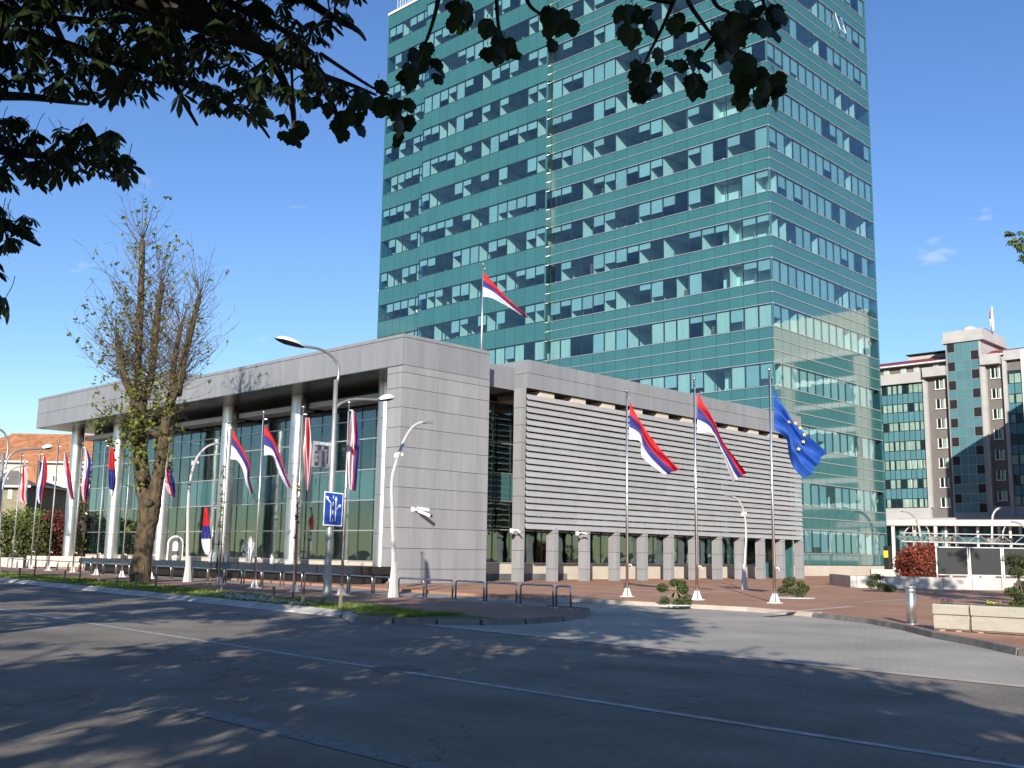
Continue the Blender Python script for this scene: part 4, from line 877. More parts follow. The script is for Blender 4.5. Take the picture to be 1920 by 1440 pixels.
# arched notice board
P = onX(327, 1047, 36.6); nb = thing('notice_board', (P.x, P.y, .2), 'arched black notice board with white emblem before the glass front', 'notice board')
def arch(x0, x1, z0, z1, yy, th, m, name):
    cx = (x0+x1)/2; r = (x1-x0)/2; pts = [(x0, z0), (x1, z0), (x1, z1-r)]+[(cx+r*math.cos(a), z1-r+r*1.0*math.sin(a)) for a in [k*math.pi/10 for k in range(1, 10)]]+[(x0, z1-r)]
    mb = MB(); n = len(pts); mb.v = [(P.x+a*.72, P.y-a*.69+yy, b) for a, b in pts]+[(P.x+a*.72+th*.69, P.y-a*.69+yy+th*.72, b) for a, b in pts]; mb.f = [tuple(range(n)), tuple(reversed(range(n, 2*n)))]+[(k, n+k, n+(k+1) % n, (k+1) % n) for k in range(n)]; mb.m = [0]*len(mb.f); mb.build(name, m, nb)
arch(-.55, .55, .25, 2.6, 0, .04, M_white, 'frame'); arch(-.47, .47, .5, 2.5, -.03, .02, M_blackp, 'board'); 
for (a0, a1, z0, z1) in ((-.2, .2, 1.55, 2.2), (-.22, .25, 1.2, 1.27), (-.18, .2, 1.05, 1.12), (-.2, .15, .9, .97)): arch(a0, a1, z0, z1, -.06, .01, M_white, 'emblem' if z1 > 2 else 'text_line')
# ================================================================ BUILDINGS BEHIND
XH = 165.0
hotel = thing('hotel', (172, 55, 0), 'brown and grey hotel block with glass bays right of the tower', 'hotel building')
M_brown = mat('brown_render', (.15, .14, .13), .8, var=.08, vscale=.6); M_stone = mat('pale_stone', (.40, .395, .39), .75, var=.08, vscale=.5, randv=.04)
M_roof = mat('red_roof_sheet', (.24, .035, .04), .5, var=.15, vscale=1.5); M_hspan = mat('blue_teal_panel', (.085, .215, .245), .06, spec=.8, coat=.4, randv=.08)
M_hcurt = mat('hotel_curtain', (.66, .68, .58), .85, var=.15, vscale=1.2, randv=.12)
def hy(px): return onX(px, 820, XH).y
def hzz(y, px=1700): return onX(px, y, XH).z
YL, Y1, Y2, Y3, Y4, Y5, Y6, YR = hy(1600), hy(1741), hy(1783), hy(1797), hy(1852), hy(1886), hy(1893), hy(2120)
MB().box(XH+.1, YR, .1, XH+16, YL+12, hzz(700)).build('wall', M_brown, hotel)
tops = [720.5, 757, 792, 827.5, 863, 899, 935.5]; bots = [738, 772.5, 808, 845, 880.5, 916, 952]
def bay(ya, yb, n, x, name):
    b = MB().box(x+.06, yb, hzz(952), x+.5, ya, hzz(715)).build(name, M_dark, hotel); cs = [yb+(ya-yb)*i/n for i in range(n+1)]; zt = [hzz(t) for t in tops]; zb = [hzz(t) for t in bots]
    for j in range(7):
        for i in range(n):
            a0, a1 = cs[i]+.06, cs[i+1]-.06
            link('window', boxmesh('window_pane', (.05, a1-a0, zt[j]-zb[j]-.08), G_house), b, (x, (a0+a1)/2, (zt[j]+zb[j])/2))
            f = random.random()
            if f < .85: link('curtain', boxmesh('hotel_curtain', (.03, (a1-a0)*(.75 if f < .5 else .95), zt[j]-zb[j]-.12), M_hcurt), b, (x+.045, a0+(a1-a0)*random.uniform(.35, .6), (zt[j]+zb[j])/2))
            if j < 6: link('panel', boxmesh('bay_panel', (.06, a1-a0, zb[j]-zt[j+1]-.12), M_hspan), b, (x+.01, (a0+a1)/2, (zb[j]+zt[j+1])/2))
    return b
bay(YL, hy(1737), 14, XH-.1, 'glass_bay'); bay(hy(1896), YR, 16, XH-.1, 'glass_bay')
def hb(px0, px1, y0, y1, x0, m, name, parent=hotel): return MB().box(XH+x0, hy(px1), hzz(y1), XH+.3, hy(px0), hzz(y0)).build(name, m, parent)
hb(1600, 1741, 700, 719.5, -.6, M_stone, 'fascia'); hb(1600, 1741, 953, 972, -.6, M_stone, 'fascia'); hb(1737, 1744, 719.5, 953, -.5, M_stone, 'pilaster')
hb(1741, 1784, 696, 713, -1.3, M_stone, 'balcony'); hb(1786, 1796, 700, 972, -.6, M_stone, 'pilaster'); hb(1850, 1857, 700, 972, -.7, M_stone, 'pilaster'); hb(1889, 1896, 690, 972, -.5, M_stone, 'pilaster')
hb(1893, 2120, 680, 697, -.6, M_stone, 'fascia'); hb(1850, 1886, 684, 702, -1.2, M_stone, 'balcony'); hb(1796, 2120, 953, 972, -.3, M_stone, 'fascia')
# attic storey with red roof
MB().box(XH+.6, YR, hzz(706), XH+15, YL, hzz(684)).build('attic', M_brown, hotel)
rf = MB().hexa([(XH-.3, YR, hzz(684)), (XH+16, YR, hzz(684)), (XH+16, YL, hzz(684)), (XH-.3, YL, hzz(684)), (XH+4, YR, hzz(668)), (XH+12, YR, hzz(668)), (XH+12, YL, hzz(668)), (XH+4, YL, hzz(668))]).build('roof', M_roof, hotel)
MB().box(XH-.5, YR, hzz(686), XH+.4, YL, hzz(683.5)).build('eaves', M_white, rf)
MB().box(XH+5, hy(1765), hzz(668), XH+11, hy(1686), hzz(659)).build('roof_house', M_stone, hotel); MB().box(XH+4.5, hy(1768), hzz(657), XH+11.5, hy(1684), hzz(655)).build('roof_house_lid', M_dark, hotel)
for px in (1663, 1695, 1720, 1757, 1862, 1907):
    w = MB().box(XH+.45, hy(px+7), hzz(706), XH+.62, hy(px-3), hzz(689)).build('attic_window', M_white, hotel); MB().box(XH+.40, hy(px+6), hzz(705), XH+.46, hy(px-2), hzz(691)).build('pane', G_house, w); MB().box(XH+.5, hy(px+6), hzz(705), XH+.61, hy(px-2), hzz(691)).build('recess', M_blackp, w)
# punched windows in the brown strips
for px, lst in ((1767, [718]+[754+36.2*k for k in range(6)]), (1873, [708+36.2*k for k in range(7)])):
    for y in lst:
        fr = MB(); z0, z1 = hzz(y+17), hzz(y); a, b = hy(px+9), hy(px-9)
        for q in (a, (a+b)/2-.06, b-.14): fr.box(XH-.06, q, z0, XH+.08, q+.14, z1)
        fr.box(XH-.1, a-.1, z0-.14, XH+.08, b+.1, z0); w = fr.build('window', M_white, hotel); MB().box(XH+.0, a+.1, z0+.02, XH+.04, b-.1, z1).build('pane', G_house, w); MB().box(XH+.05, a+.05, z0, XH+.095, b-.05, z1).build('recess', M_blackp, w)
        if random.random() < .7: MB().box(XH+.042, a+.15, z0+.05, XH+.048, a+(b-a)*random.uniform(.3, .45), z1-.05).build('curtain', M_hcurt, w)
# glazed stair tower
XS = XH-.9
def sy(px): return onX(px, 820, XS).y
def sz(y): return onX(1813, y, XS).z
st = MB().box(XS+.08, sy(1848), sz(972), XH+9, sy(1781), sz(622)).build('stair_tower', M_stone, hotel)
cc = [1784, 1798.5, 1813.5, 1828.5, 1844]; y = 640.0; j = 0; bars = MB()
while y < 950:
    for i in range(4):
        a, b = sy(cc[i+1])+.07, sy(cc[i])-.07; z0, z1 = sz(y+17.8)+.06, sz(y)-.06
        opn = (i == 0 and j % 2 == 0) or (i == 3 and j % 2 == 1)
        link('open_window' if opn else 'panel', boxmesh('stair_open' if opn else 'stair_panel', (.05, b-a, z1-z0), M_blackp if opn else M_hspan), st, (XS+.03, (a+b)/2, (z0+z1)/2))
    bars.box(XS-.03, sy(1845), sz(y)-.05, XS+.07, sy(1783), sz(y)+.05); y += 17.85; j += 1
for c in cc: bars.box(XS-.02, sy(c)-.05, sz(955), XS+.08, sy(c)+.05, sz(640))
stuff(bars.build('glazing_bars', M_alu, st)); MB().box(XS-.3, sy(1856), sz(640), XH+9.2, sy(1776), sz(632)).build('parapet', M_stone, st); MB().box(XS-.1, sy(1853), sz(632), XH+9, sy(1778), sz(618)).build('parapet', M_stone, st)
MB().box(XH+2, sy(1846), sz(616), XH+5, sy(1826), sz(612.5)).build('solar_panel', M_dark, st); MB().lathe([(.0, 0), (1.0, .2), (1.2, .9), (.5, 1.3)], (XH+3, sy(1812), sz(619)), 12).build('roof_vent', M_white, st)
Pp = (XH+3, sy(1857), 0); q0, q1 = sz(618), sz(575)
fp = thing('flagpole', (Pp[0], Pp[1], q0), 'white flagpole on top of the hotel stair tower', 'flagpole'); MB().tube([(Pp[0], Pp[1], q0), (Pp[0], Pp[1], q1)], [.28, .12], 8).build('pole', M_white, fp, True); MB().lathe([(.05, 0), (.25, .2), (.05, .4)], (Pp[0], Pp[1], q1), 8).build('finial', M_white, fp)
flag('flag', 'small limp flag on the hotel roof pole', Pp, [(1858, 582), (1857, 597), (1858, 612)], [(1856, 583), (1855, 598), (1856.5, 612)], TRI, [.33, .5, 1.01], across=False, fold=.05)
# ground floor of the hotel
MB().box(XH-3, YR, hzz(980), XH, YL, hzz(973)).build('canopy_slab', M_stone, hotel)
gf = MB().box(XH-.05, YR, .12, XH+.08, YL, hzz(985)).build('shop_front', M_dark, hotel)
for k in range(26):
    px = 1640+k*13; a, b = hy(px+11.5), hy(px); link('shop_pane', boxmesh('shop_pane', (.05, b-a, hzz(990)-hzz(1040)), G_house if k % 3 else M_hspan), gf, (XH-.1, (a+b)/2, (hzz(990)+hzz(1040))/2))
    MB().box(XH-2.6, b-.2, .12, XH-2.2, b+.2, hzz(982)).build('shop_column', M_white, gf) if k % 3 == 0 else None
# block off to the right that shades the hotel and shows in the tower glass
blk = thing('stepped_block', (150, 16, 0), 'pale stepped block beyond the right edge, mirrored in the tower glass', 'building')
M_bl = mat('pale_block_render', (.68, .64, .56), .8, var=.08, vscale=.4)
MB().box(135, -4, .1, 165, 33, 30).build('wall', M_span2, blk); MB().box(137, 0, 30, 163, 33, 36.4).build('upper_storey', M_bl, blk); MB().box(129, 9, .1, 134.7, 14, 25).build('front_wing', M_bl, blk); MB().box(134.4, -4.5, 29.6, 165.5, 33.4, 30.4).build('cornice', M_white, blk)
MB().box(139, 33.1, .1, 163, 44, 28.5).build('side_wing', M_bl, blk)
for k in range(4): MB().box(134.8, -2+k*11.2, .1, 135.2, .2+k*11.2, 29.5).build('pier', M_bl, blk)
for f in range(8): MB().box(134.85, -3.9, 1.5+f*3.5, 135.1, 32.9, 2.2+f*3.5).build('floor_band', M_galv, blk)
# ---------------- houses on the left
M_tile = mat('orange_roof_tiles', (.34, .135, .06), .85, col2=(.46, .22, .11), var=.3, vscale=1.2, det=8); M_tile2 = mat('dark_red_tiles', (.15, .05, .04), .85, col2=(.22, .08, .06), var=.3, vscale=1.2)
M_olive = mat('olive_render', (.22, .20, .13), .85, var=.15)
def house(D, p0, p1, eave_y, ridge_y, m_wall, m_roof, label, depth=11, wins=(), chim=None, sky_=(), course=.42):
    c = at((p0+p1)/2, 1030, D); z_of = lambda y, d=D: EYE+(1028-y)*d/F_PX
    wd = (p1-p0)*D/F_PX/2; t = thing('house', (c.x, c.y, 0), label, 'house', 'houses left of the hall'); ze, zr = z_of(eave_y), z_of(ridge_y, D+depth/2)
    ctr = Vector((c.x, c.y, 0))
    def Pt(a, d, z): return ctr+_r0*a+FH*d+Vector((0, 0, z))
    MB().hexa([Pt(-wd, 0, 0), Pt(wd, 0, 0), Pt(wd, depth, 0), Pt(-wd, depth, 0), Pt(-wd, 0, ze), Pt(wd, 0, ze), Pt(wd, depth, ze), Pt(-wd, depth, ze)]).build('wall', m_wall, t)
    rb = MB(); e = .6
    rb.v = [tuple(Pt(*q)) for q in ((-wd-e, -e, ze-.1), (wd+e, -e, ze-.1), (wd+e, depth+e, ze-.1), (-wd-e, depth+e, ze-.1), (-wd+depth*.35, depth/2, zr), (wd-depth*.35, depth/2, zr))]
    rb.f = [(0, 1, 5, 4), (1, 2, 5), (2, 3, 4, 5), (3, 0, 4), (3, 2, 1, 0)]; rb.m = [0]*5; r = rb.build('roof', m_roof, t)
    n = int(math.hypot(depth/2+e, zr-ze)/course); cs = MB()
    for i in range(1, n):
        f = i/n; a, b = -wd-e+f*(depth*.35+e), wd+e-f*(depth*.35+e); d = -e+f*(depth/2+e); z = ze-.1+f*(zr-ze+.1)
        cs.hexa([Pt(a, d-.03, z), Pt(b, d-.03, z), Pt(b, d+.1, z+.02), Pt(a, d+.1, z+.02), Pt(a, d-.03, z+.06), Pt(b, d-.03, z+.06), Pt(b, d+.1, z+.1), Pt(a, d+.1, z+.1)])
    stuff(cs.build('tile_courses', m_roof, r))
    MB().tube([Pt(-wd+depth*.35, depth/2, zr+.03), Pt(wd-depth*.35, depth/2, zr+.03)], .14, 6).build('ridge', m_roof, r)
    MB().hexa([Pt(-wd-e, -e-.08, ze-.3), Pt(wd+e, -e-.08, ze-.3), Pt(wd+e, -e, ze-.3), Pt(-wd-e, -e, ze-.3), Pt(-wd-e, -e-.08, ze-.1), Pt(wd+e, -e-.08, ze-.1), Pt(wd+e, -e, ze-.1), Pt(-wd-e, -e, ze-.1)]).build('gutter', M_white, r)
    for (x0, x1, y0, y1) in wins:
        a0, a1 = (x0-(p0+p1)/2)*D/F_PX, (x1-(p0+p1)/2)*D/F_PX; z0, z1 = z_of(y1), z_of(y0)
        w = MB().hexa([Pt(a0, -.08, z0), Pt(a1, -.08, z0), Pt(a1, .02, z0), Pt(a0, .02, z0), Pt(a0, -.08, z1), Pt(a1, -.08, z1), Pt(a1, .02, z1), Pt(a0, .02, z1)]).build('window', M_white, t)
        for h in (0, 1):
            b0 = a0+.1+(a1-a0-.1)/2*h; b1 = b0+(a1-a0)/2-.15; MB().hexa([Pt(b0, -.10, z0+.1), Pt(b1, -.10, z0+.1), Pt(b1, -.085, z0+.1), Pt(b0, -.085, z0+.1), Pt(b0, -.10, z1-.1), Pt(b1, -.10, z1-.1), Pt(b1, -.085, z1-.1), Pt(b0, -.085, z1-.1)]).build('pane', M_dark, w)
    for (x0, f) in sky_:
        a = (x0-(p0+p1)/2)*D/F_PX; d = -e+f*(depth/2+e); z = ze-.1+f*(zr-ze+.1); sl_ = Vector((0, 0, zr-ze+.1))+FH*(depth/2+e); sl_.normalize(); nn = sl_.cross(_r0).normalized()
        if nn.z < 0: nn = -nn
        MB().obox(Pt(a, d, z)+nn*.1, _r0*.5, sl_*.75, nn*.06).build('skylight', M_alu, r)
    if chim: 
        a = (chim-(p0+p1)/2)*D/F_PX; MB().obox(Pt(a, depth*.3, zr-.2), _r0*.5, FH*.4, (0, 0, 1.2)).build('chimney', M_tile, t)
    return t
house(152, -110, 175, 884, 839, M_cream, M_tile, 'cream house with a long orange tiled roof behind the flags', 15, ((81, 91, 908, 920), (104, 118, 902, 922), (30, 40, 908, 920)))
house(122, 28, 185, 968, 930, M_cream, M_tile2, 'low house with a dark red roof and two skylights', 9, ((60, 70, 975, 990),), None, ((88, .55), (114, .6)))
house(112, -90, 33, 926, 905, M_olive, M_brown, 'olive rendered house with dark roof at the left edge', 9, ((2, 9, 935, 950),), 20)
house(165, -300, -120, 900, 862, M_cream, M_tile, 'orange roofed house beyond the left edge', 12)
# ---------------- canopies before the hotel
cn = thing('glass_canopy', at(1800, 1064, 104), 'long glass canopy with a white triangular truss', 'canopy'); M_cg = glass('canopy_glass', (.45, .62, .60), .15)
def cp_(x, y, D=104): return at(x, y, D)
a0, a1 = cp_(1676, 1005), cp_(1990, 1012); b0, b1 = cp_(1690, 1015, 100), cp_(1990, 1022, 100)
for k in range(12):
    f0, f1 = k/12+.003, (k+1)/12-.003; q = [a0.lerp(a1, f0), a0.lerp(a1, f1), b0.lerp(b1, f1), b0.lerp(b1, f0)]; MB().hexa(q+[p+Vector((0, 0, .05)) for p in q]).build('roof_pane', M_cg, cn)
for k in range(7):
    f0, f1 = k/7, (k+1)/7; u0, u1 = b0.lerp(b1, f0), b0.lerp(b1, f1); mid = (u0+u1)/2+Vector((0, 0, .75)); MB().tube([u0, mid, u1], .05, 5).build('truss_strut', M_galv, cn)
MB().tube([b0, b1], .09, 6).build('truss_chord', M_galv, cn); MB().tube([b0+Vector((0, 0, .75)), b1+Vector((0, 0, .75))], .06, 6).build('truss_chord', M_galv, cn)
for x in (1700, 1780, 1860, 1935): p = cp_(x, 1020, 102); MB().tube([(p.x, p.y, .12), p], .12, 8).build('post', M_white, cn)
c2 = thing('long_canopy', at(1800, 1064, 128), 'flat grey canopy roof running in front of the hotel ground floor', 'canopy'); p, q = at(1640, 980, 128), at(2000, 981, 128); d = (q-p).normalized(); n = Vector((-d.y, d.x, 0))
MB().hexa([p-n*1.5-Vector((0, 0, .35)), q-n*1.5-Vector((0, 0, .35)), q+n*1.5-Vector((0, 0, .35)), p+n*1.5-Vector((0, 0, .35)), p-n*1.5+Vector((0, 0, .3)), q-n*1.5+Vector((0, 0, .3)), q+n*1.5+Vector((0, 0, .3)), p+n*1.5+Vector((0, 0, .3))]).build('roof_slab', M_galv, c2)
for k in range(6): u = p.lerp(q, (k+.3)/6); MB().tube([(u.x, u.y, .12), (u.x, u.y, u.z-.3)], .14, 8).build('post', M_white, c2)
for x, lab in ((1822, 'white kiosk box under the canopy, left of two'), (1851, 'white kiosk box with rounded top under the canopy')):
    u = at(x, 1064, 96); t = thing('kiosk', (u.x, u.y, .12), lab, 'kiosk'); MB().lathe([(.55, 0), (.55, 1.7), (.48, 1.95), (.2, 2.05)], (u.x, u.y, .12), 10).build('body', M_white, t); MB().lathe([(.56, 1.45), (.56, 1.55)], (u.x, u.y, .12), 10).build('band', M_dark, t)
sgn = at(1664, 1042, 100); t = thing('info_pillar', (sgn.x, sgn.y, .12), 'narrow black pillar with a yellow square beside the tower corner', 'sign'); MB().box(sgn.x-.3, sgn.y-.2, .12, sgn.x+.3, sgn.y+.2, 2.9).build('pillar', M_blackp, t); MB().box(sgn.x-.33, sgn.y-.2, 1.9, sgn.x-.305, sgn.y+.2, 2.5).build('yellow_square', mat('yellow_panel', (.8, .6, .05), .5), t)
lw = at(1664, 1062, 92); MB_ = MB().obox((lw.x, lw.y, .5), _r0*1.4, FH*.15, (0, 0, .42)); o = MB_.build('low_wall', M_cream); tag(o, 'short cream wall left of the red shrub', 'wall')
# ---------------- planter wall and dark screens
A, B = G(1607, 1102, .12), G(1990, 1109, .12); d = (B-A).normalized(); n = Vector((-d.y, d.x, 0)); n = n if n.dot(FH) > 0 else -n
pw = thing('planter_wall', A, 'long low pale stone planter wall at the right of the plaza', 'planter wall'); M_marb = mat('pale_marble', (.52, .50, .46), .6, col2=(.36, .35, .34), var=.1, vscale=.9); Lw = (B-A).length; ns = 7
for k in range(ns):
    p, q = A+d*(Lw*k/ns+.01), A+d*(Lw*(k+1)/ns-.01); MB().hexa([p, q, q+n*.35, p+n*.35]+[v+Vector((0, 0, .66)) for v in (p, q, q+n*.35, p+n*.35)]).build('wall_slab', M_marb, pw)
p = A; q = A+n*6; MB().hexa([p-d*.35, p-d*.01, q-d*.01, q-d*.35]+[v+Vector((0, 0, .66)) for v in (p-d*.35, p-d*.01, q-d*.01, q-d*.35)]).build('wall_slab', M_marb, pw)
MB().hexa([A+n*.36, B+n*.36, B+n*6, A+n*6]+[v+Vector((0, 0, .5)) for v in (A+n*.36, B+n*.36, B+n*6, A+n*6)]).build('soil', M_soil, pw)
M_scr = mat('dark_screen_glass', (.028, .03, .032), .35, spec=.25)
def onwall(px, y): 
    # vertical plane through the wall line
    dr = ray(px, y); P0 = A+n*.2; return Vector((0, 0, EYE))+dr*((P0-Vector((0, 0, EYE))).dot(n)/dr.dot(n))
pxs_ = [1756, 1819, 1882, 1950]
for k in range(3):
    p0, p1 = onwall(pxs_[k]+2, 1094), onwall(pxs_[k+1]-2, 1094); z0, z1 = .95, 2.42
    t = thing('dark_screen', ((p0.x+p1.x)/2, (p0.y+p1.y)/2, .78), ('dark glass screen in a steel frame right of the red shrub', 'middle dark glass screen panel on the planter wall', 'dark glass screen partly hidden by the dark topiary')[k], 'screen', 'screens on the planter wall')
    MB().hexa([Vector((p0.x, p0.y, z0)), Vector((p1.x, p1.y, z0)), Vector((p1.x, p1.y, z0))+n*.03, Vector((p0.x, p0.y, z0))+n*.03, Vector((p0.x, p0.y, z1)), Vector((p1.x, p1.y, z1)), Vector((p1.x, p1.y, z1))+n*.03, Vector((p0.x, p0.y, z1))+n*.03]).build('glass', M_scr, t)
    for z in (z0-.03, z1+.03): MB().tube([(p0.x, p0.y, z), (p1.x, p1.y, z)], .04, 6).build('rail', M_alu, t)
    for p in (p0, p1): MB().tube([(p.x, p.y, .7), (p.x, p.y, z1+.05)], .05, 6).build('post', M_alu, t)
# ================================================================ TREES AND PLANTS
rt = random.Random(21)
def rvec(): 
    while True:
        v = Vector((rt.uniform(-1, 1), rt.uniform(-1, 1), rt.uniform(-1, 1)))
        if .05 < v.length < 1: return v.normalized()
def leafquad(mb, p, d, nrm, L_, w):      # a single pointed leaf blade bent along the middle
    s = d.cross(nrm).normalized(); m = p+d*L_*.5-nrm*L_*.06
    mb.face([p, m+s*w, p+d*L_-nrm*.12*L_]); mb.face([p, p+d*L_-nrm*.12*L_, m-s*w])
# ---------------- big pollarded tree
TB = G(262, 1092, .12)
def tp(x, y, off=0.): return onPlane(x, y, TB)+FH*off
pt_tree = thing('pollarded_tree', TB, 'big pollarded tree with bare sprouting poles and first spring leaves', 'tree')
S_ = TB.length/F_PX
trunk = MB()
def limb(pts, ws, offs=None, n=12):
    P_ = [tp(x, y, (offs[i] if offs else 0)) for i, (x, y) in enumerate(pts)]; P2 = smooth(P_, 5); R_ = []
    for i in range(len(P2)):
        f = i/(len(P2)-1)*(len(ws)-1); k = min(int(f), len(ws)-2); R_.append((ws[k]+(ws[k+1]-ws[k])*(f-k))*S_/2*(1+rt.uniform(-.06, .06)))
    trunk.tube(P2, R_, n); return P2
limb([(262, 1098), (263, 1080), (267, 1040), (273, 1000), (279, 960), (282, 925)], [42, 35, 33, 34, 37, 39], None, 18)
limb([(276, 950), (266, 900), (260, 850), (256, 800), (258, 760), (264, 735)], [30, 27, 25, 26, 30, 26], [0, .1, .2, .2, .1, 0])
limb([(286, 950), (298, 900), (306, 860), (314, 810), (322, 765), (332, 735)], [28, 22, 19, 19, 18, 16], [0, -.2, -.3, -.4, -.4, -.5])
poles = [([(262, 745), (259, 690), (261, 620), (265, 530), (267, 450)], [11, 10, 10, 9, 8], 0.), ([(272, 745), (279, 690), (284, 630), (291, 570), (298, 525)], [12, 11, 10, 9, 8], .5), ([(254, 745), (243, 720), (235, 690), (226, 645)], [13, 11, 10, 9], -.4),
         ([(334, 740), (345, 715), (356, 660), (370, 600), (381, 556)], [13, 10, 9, 8, 7], -.5), ([(326, 745), (327, 710), (334, 660), (343, 612)], [11, 9, 8, 6], -.3), ([(336, 720), (345, 690), (354, 660)], [6, 5, 4], -.7), ([(268, 745), (270, 700), (276, 660), (280, 610)], [9, 8, 7, 5], .9)]
plines = []
for pts, ws, o in poles: plines.append((limb(pts, [q*1.25 for q in ws], [o*.2]+[o]*(len(pts)-1), 9), ws))
for (x, y) in ((284, 944), (300, 815), (262, 790), (270, 900), (308, 840), (255, 820)):      # burrs
    c = tp(x, y, -.45); trunk.lathe([(.02, -.25), (.2, -.12), (.27, 0), (.18, .14), (.02, .22)], c, 9)
trunk.build('trunk', M_bark, pt_tree, True)
tw, lv = MB(), MB()
def sprout(p, d, L_, leafp, up=.9):
    pts = [p]; dd = d.normalized(); n = 5
    for k in range(n):
        dd = (dd+Vector((0, 0, up*.20))+rvec()*.07).normalized(); pts.append(pts[-1]+dd*L_/n)
    tw.tube(pts, [.016, .014, .012, .009, .007, .004], 3, cap=False)
    for k in range(2, n+1):
        if rt.random() < .5:
            d2 = (dd+rvec()*.9).normalized(); q = pts[k]; e = q+d2*L_*rt.uniform(.12, .3); tw.tube([q, (q+e)/2+rvec()*.03, e], [.010, .008, .004], 3, cap=False)
            if rt.random() < leafp: cluster(e, rt.randint(2, 4))
        if rt.random() < leafp*.5*(k/n): cluster(pts[k], rt.randint(1, 3))
    if rt.random() < leafp*1.1: cluster(pts[-1], rt.randint(3, 5))
def cluster(p, n):
    for _ in range(n):
        d = (rvec()+Vector((0, 0, -.2))).normalized(); leafquad(lv, p+rvec()*.05, d, (Vector((0, 0, 1))+rvec()*.7).normalized(), rt.uniform(.12, .24), rt.uniform(.05, .09))
for pi, (line, ws) in enumerate(plines):
    right = pi in (3, 4, 5)
    for i in range(2, len(line)):
        cnt = (8 if pi in (0, 1, 2) else 6)
        for _ in range(cnt):
            if rt.random() < .82:
                a = rt.uniform(0, 6.28); out = _r0*math.cos(a)+FH*math.sin(a)*.8; left = math.cos(a) < .1
                fr = i/len(line); Lb = rt.uniform(1.0, 3.4)*(1.25-.5*fr)*(1.15 if left else .9)
                sprout(line[i]+rvec()*.1, out+Vector((0, 0, rt.uniform(.05, .6))), Lb, (.06 if right else (.32 if left else .12))*(1.15-.5*fr))
    for _ in range(16): sprout(line[-1], rvec()*.55+Vector((0, 0, 1)), rt.uniform(1.2, 2.7), .05 if right else .28, .6)
for _ in range(110):        # sprouts low on the head of the tree
    x, y = rt.uniform(243, 335), rt.uniform(700, 830); p = tp(x, y, rt.uniform(-.6, .6)); a = rt.uniform(0, 6.28)
    sprout(p, _r0*math.cos(a)*1.1+FH*math.sin(a)+Vector((0, 0, rt.uniform(-.1, .4))), rt.uniform(.8, 2.6), .55 if math.cos(a) < .2 else .2, .6)
for _ in range(190):        # leaf tufts on the trunk
    y = rt.triangular(690, 925, 790); x = rt.gauss(258 if rt.random() < .6 else 312, 14) + (y-800)*.03; p = tp(x, y, rt.uniform(-.9, -.35)); cluster(p, rt.randint(3, 7))
for x, y in ((205, 835), (190, 790), (215, 790), (180, 800), (235, 815), (225, 770)): 
    for _ in range(9): cluster(tp(x+rt.gauss(0, 12), y+rt.gauss(0, 8), rt.uniform(-1, .6)), 4)
for x, y in ((248, 990), (252, 985)): cluster(tp(x, y, -.5), 12)
stuff(tw.build('twigs', M_twig, pt_tree)); stuff(lv.build('young_leaves', M_leafy, pt_tree))
# ---------------- staked saplings
def sapling(bx, by, ty, label, leaves, wpx, stake=True, dense=1.):
    P = G(bx, by, .12); h = hz(P, ty); t = thing('sapling', P, label, 'sapling', 'saplings in the verge'); q = lambda x, y, o=0: onPlane(x, y, P)+FH*o
    mb = MB().tube([P, P+Vector((.02, .0, (h-.12)*.5)), P+Vector((.05, .03, h-.12))], [.035, .028, .010], 7); lvm = MB()
    for _ in range(int(26*dense)):
        z = rt.uniform(.35, .98)*(h-.12); d = (rvec()+Vector((0, 0, .7))).normalized(); L_ = rt.uniform(.3, .85)*wpx*P.length/F_PX/25; p0 = P+Vector((.03, .02, z)); e = p0+d*L_; mb.tube([p0, (p0+e)/2+rvec()*.05, e], [.010, .008, .004], 3, cap=False)
        for _ in range(int(leaves)):
            f = rt.uniform(.4, 1); d2 = (rvec()+Vector((0, 0, -.5))).normalized(); leafquad(lvm, p0.lerp(e, f), d2, rvec(), rt.uniform(.08, .15), .04)
    mb.build('stem', M_twig, t); lvm.build('leaves', M_leafy, t)
    if stake:
        for sx in (-.16, .16): MB().tube([(P.x+sx, P.y-sx, .1), (P.x+sx, P.y-sx, 2.2)], .03, 6).build('support_stake', M_stake, t)
        MB().tube([(P.x-.16, P.y+.16, 1.9), (P.x+.16, P.y-.16, 1.9)], .02, 5).build('tie', M_twig, t)
sapling(404, 1108, 870, 'staked sapling with yellow green leaves right of the big tree', 4, 40, True)
sapling(549, 1120, 895, 'slender leafy sapling left of the lane sign', 2.2, 34, False, 1.2)
sapling(64, 1082, 900, 'bare thin sapling near the left edge', .4, 20, False, .6)
sapling(149, 1090, 985, 'small bare sapling before the leftmost column', .6, 18, False, .5)
# ---------------- foreground chestnut and the street trees behind the camera
def inpx(x, y, P): return inpoly(x, y, P)
P1 = [(-80, -90), (742, -90), (728, 12), (700, 30), (668, 70), (640, 55), (628, 85), (636, 112), (600, 132), (612, 165), (650, 182), (705, 196), (735, 215), (700, 215), (668, 240), (640, 225), (600, 205), (575, 200), (560, 250), (535, 255), (500, 228), (462, 240), (385, 243), (350, 212), (300, 182), (268, 212), (215, 207), (175, 212), (120, 196), (100, 208), (60, 200), (20, 190), (-80, 185)]
P2 = [(-80, 225), (35, 240), (90, 268), (140, 268), (180, 240), (208, 255), (238, 300), (252, 345), (230, 362), (200, 350), (150, 362), (100, 355), (60, 365), (20, 385), (-80, 400)]
P3 = [(-80, 370), (18, 395), (58, 430), (88, 468), (60, 472), (38, 492), (8, 478), (0, 540), (26, 585), (6, 612), (-80, 650)]
def framed(p, m=26):
    x, y, d = pj(p); return d > .1 and -m < x < 1920+m and -m < y < 1440+m
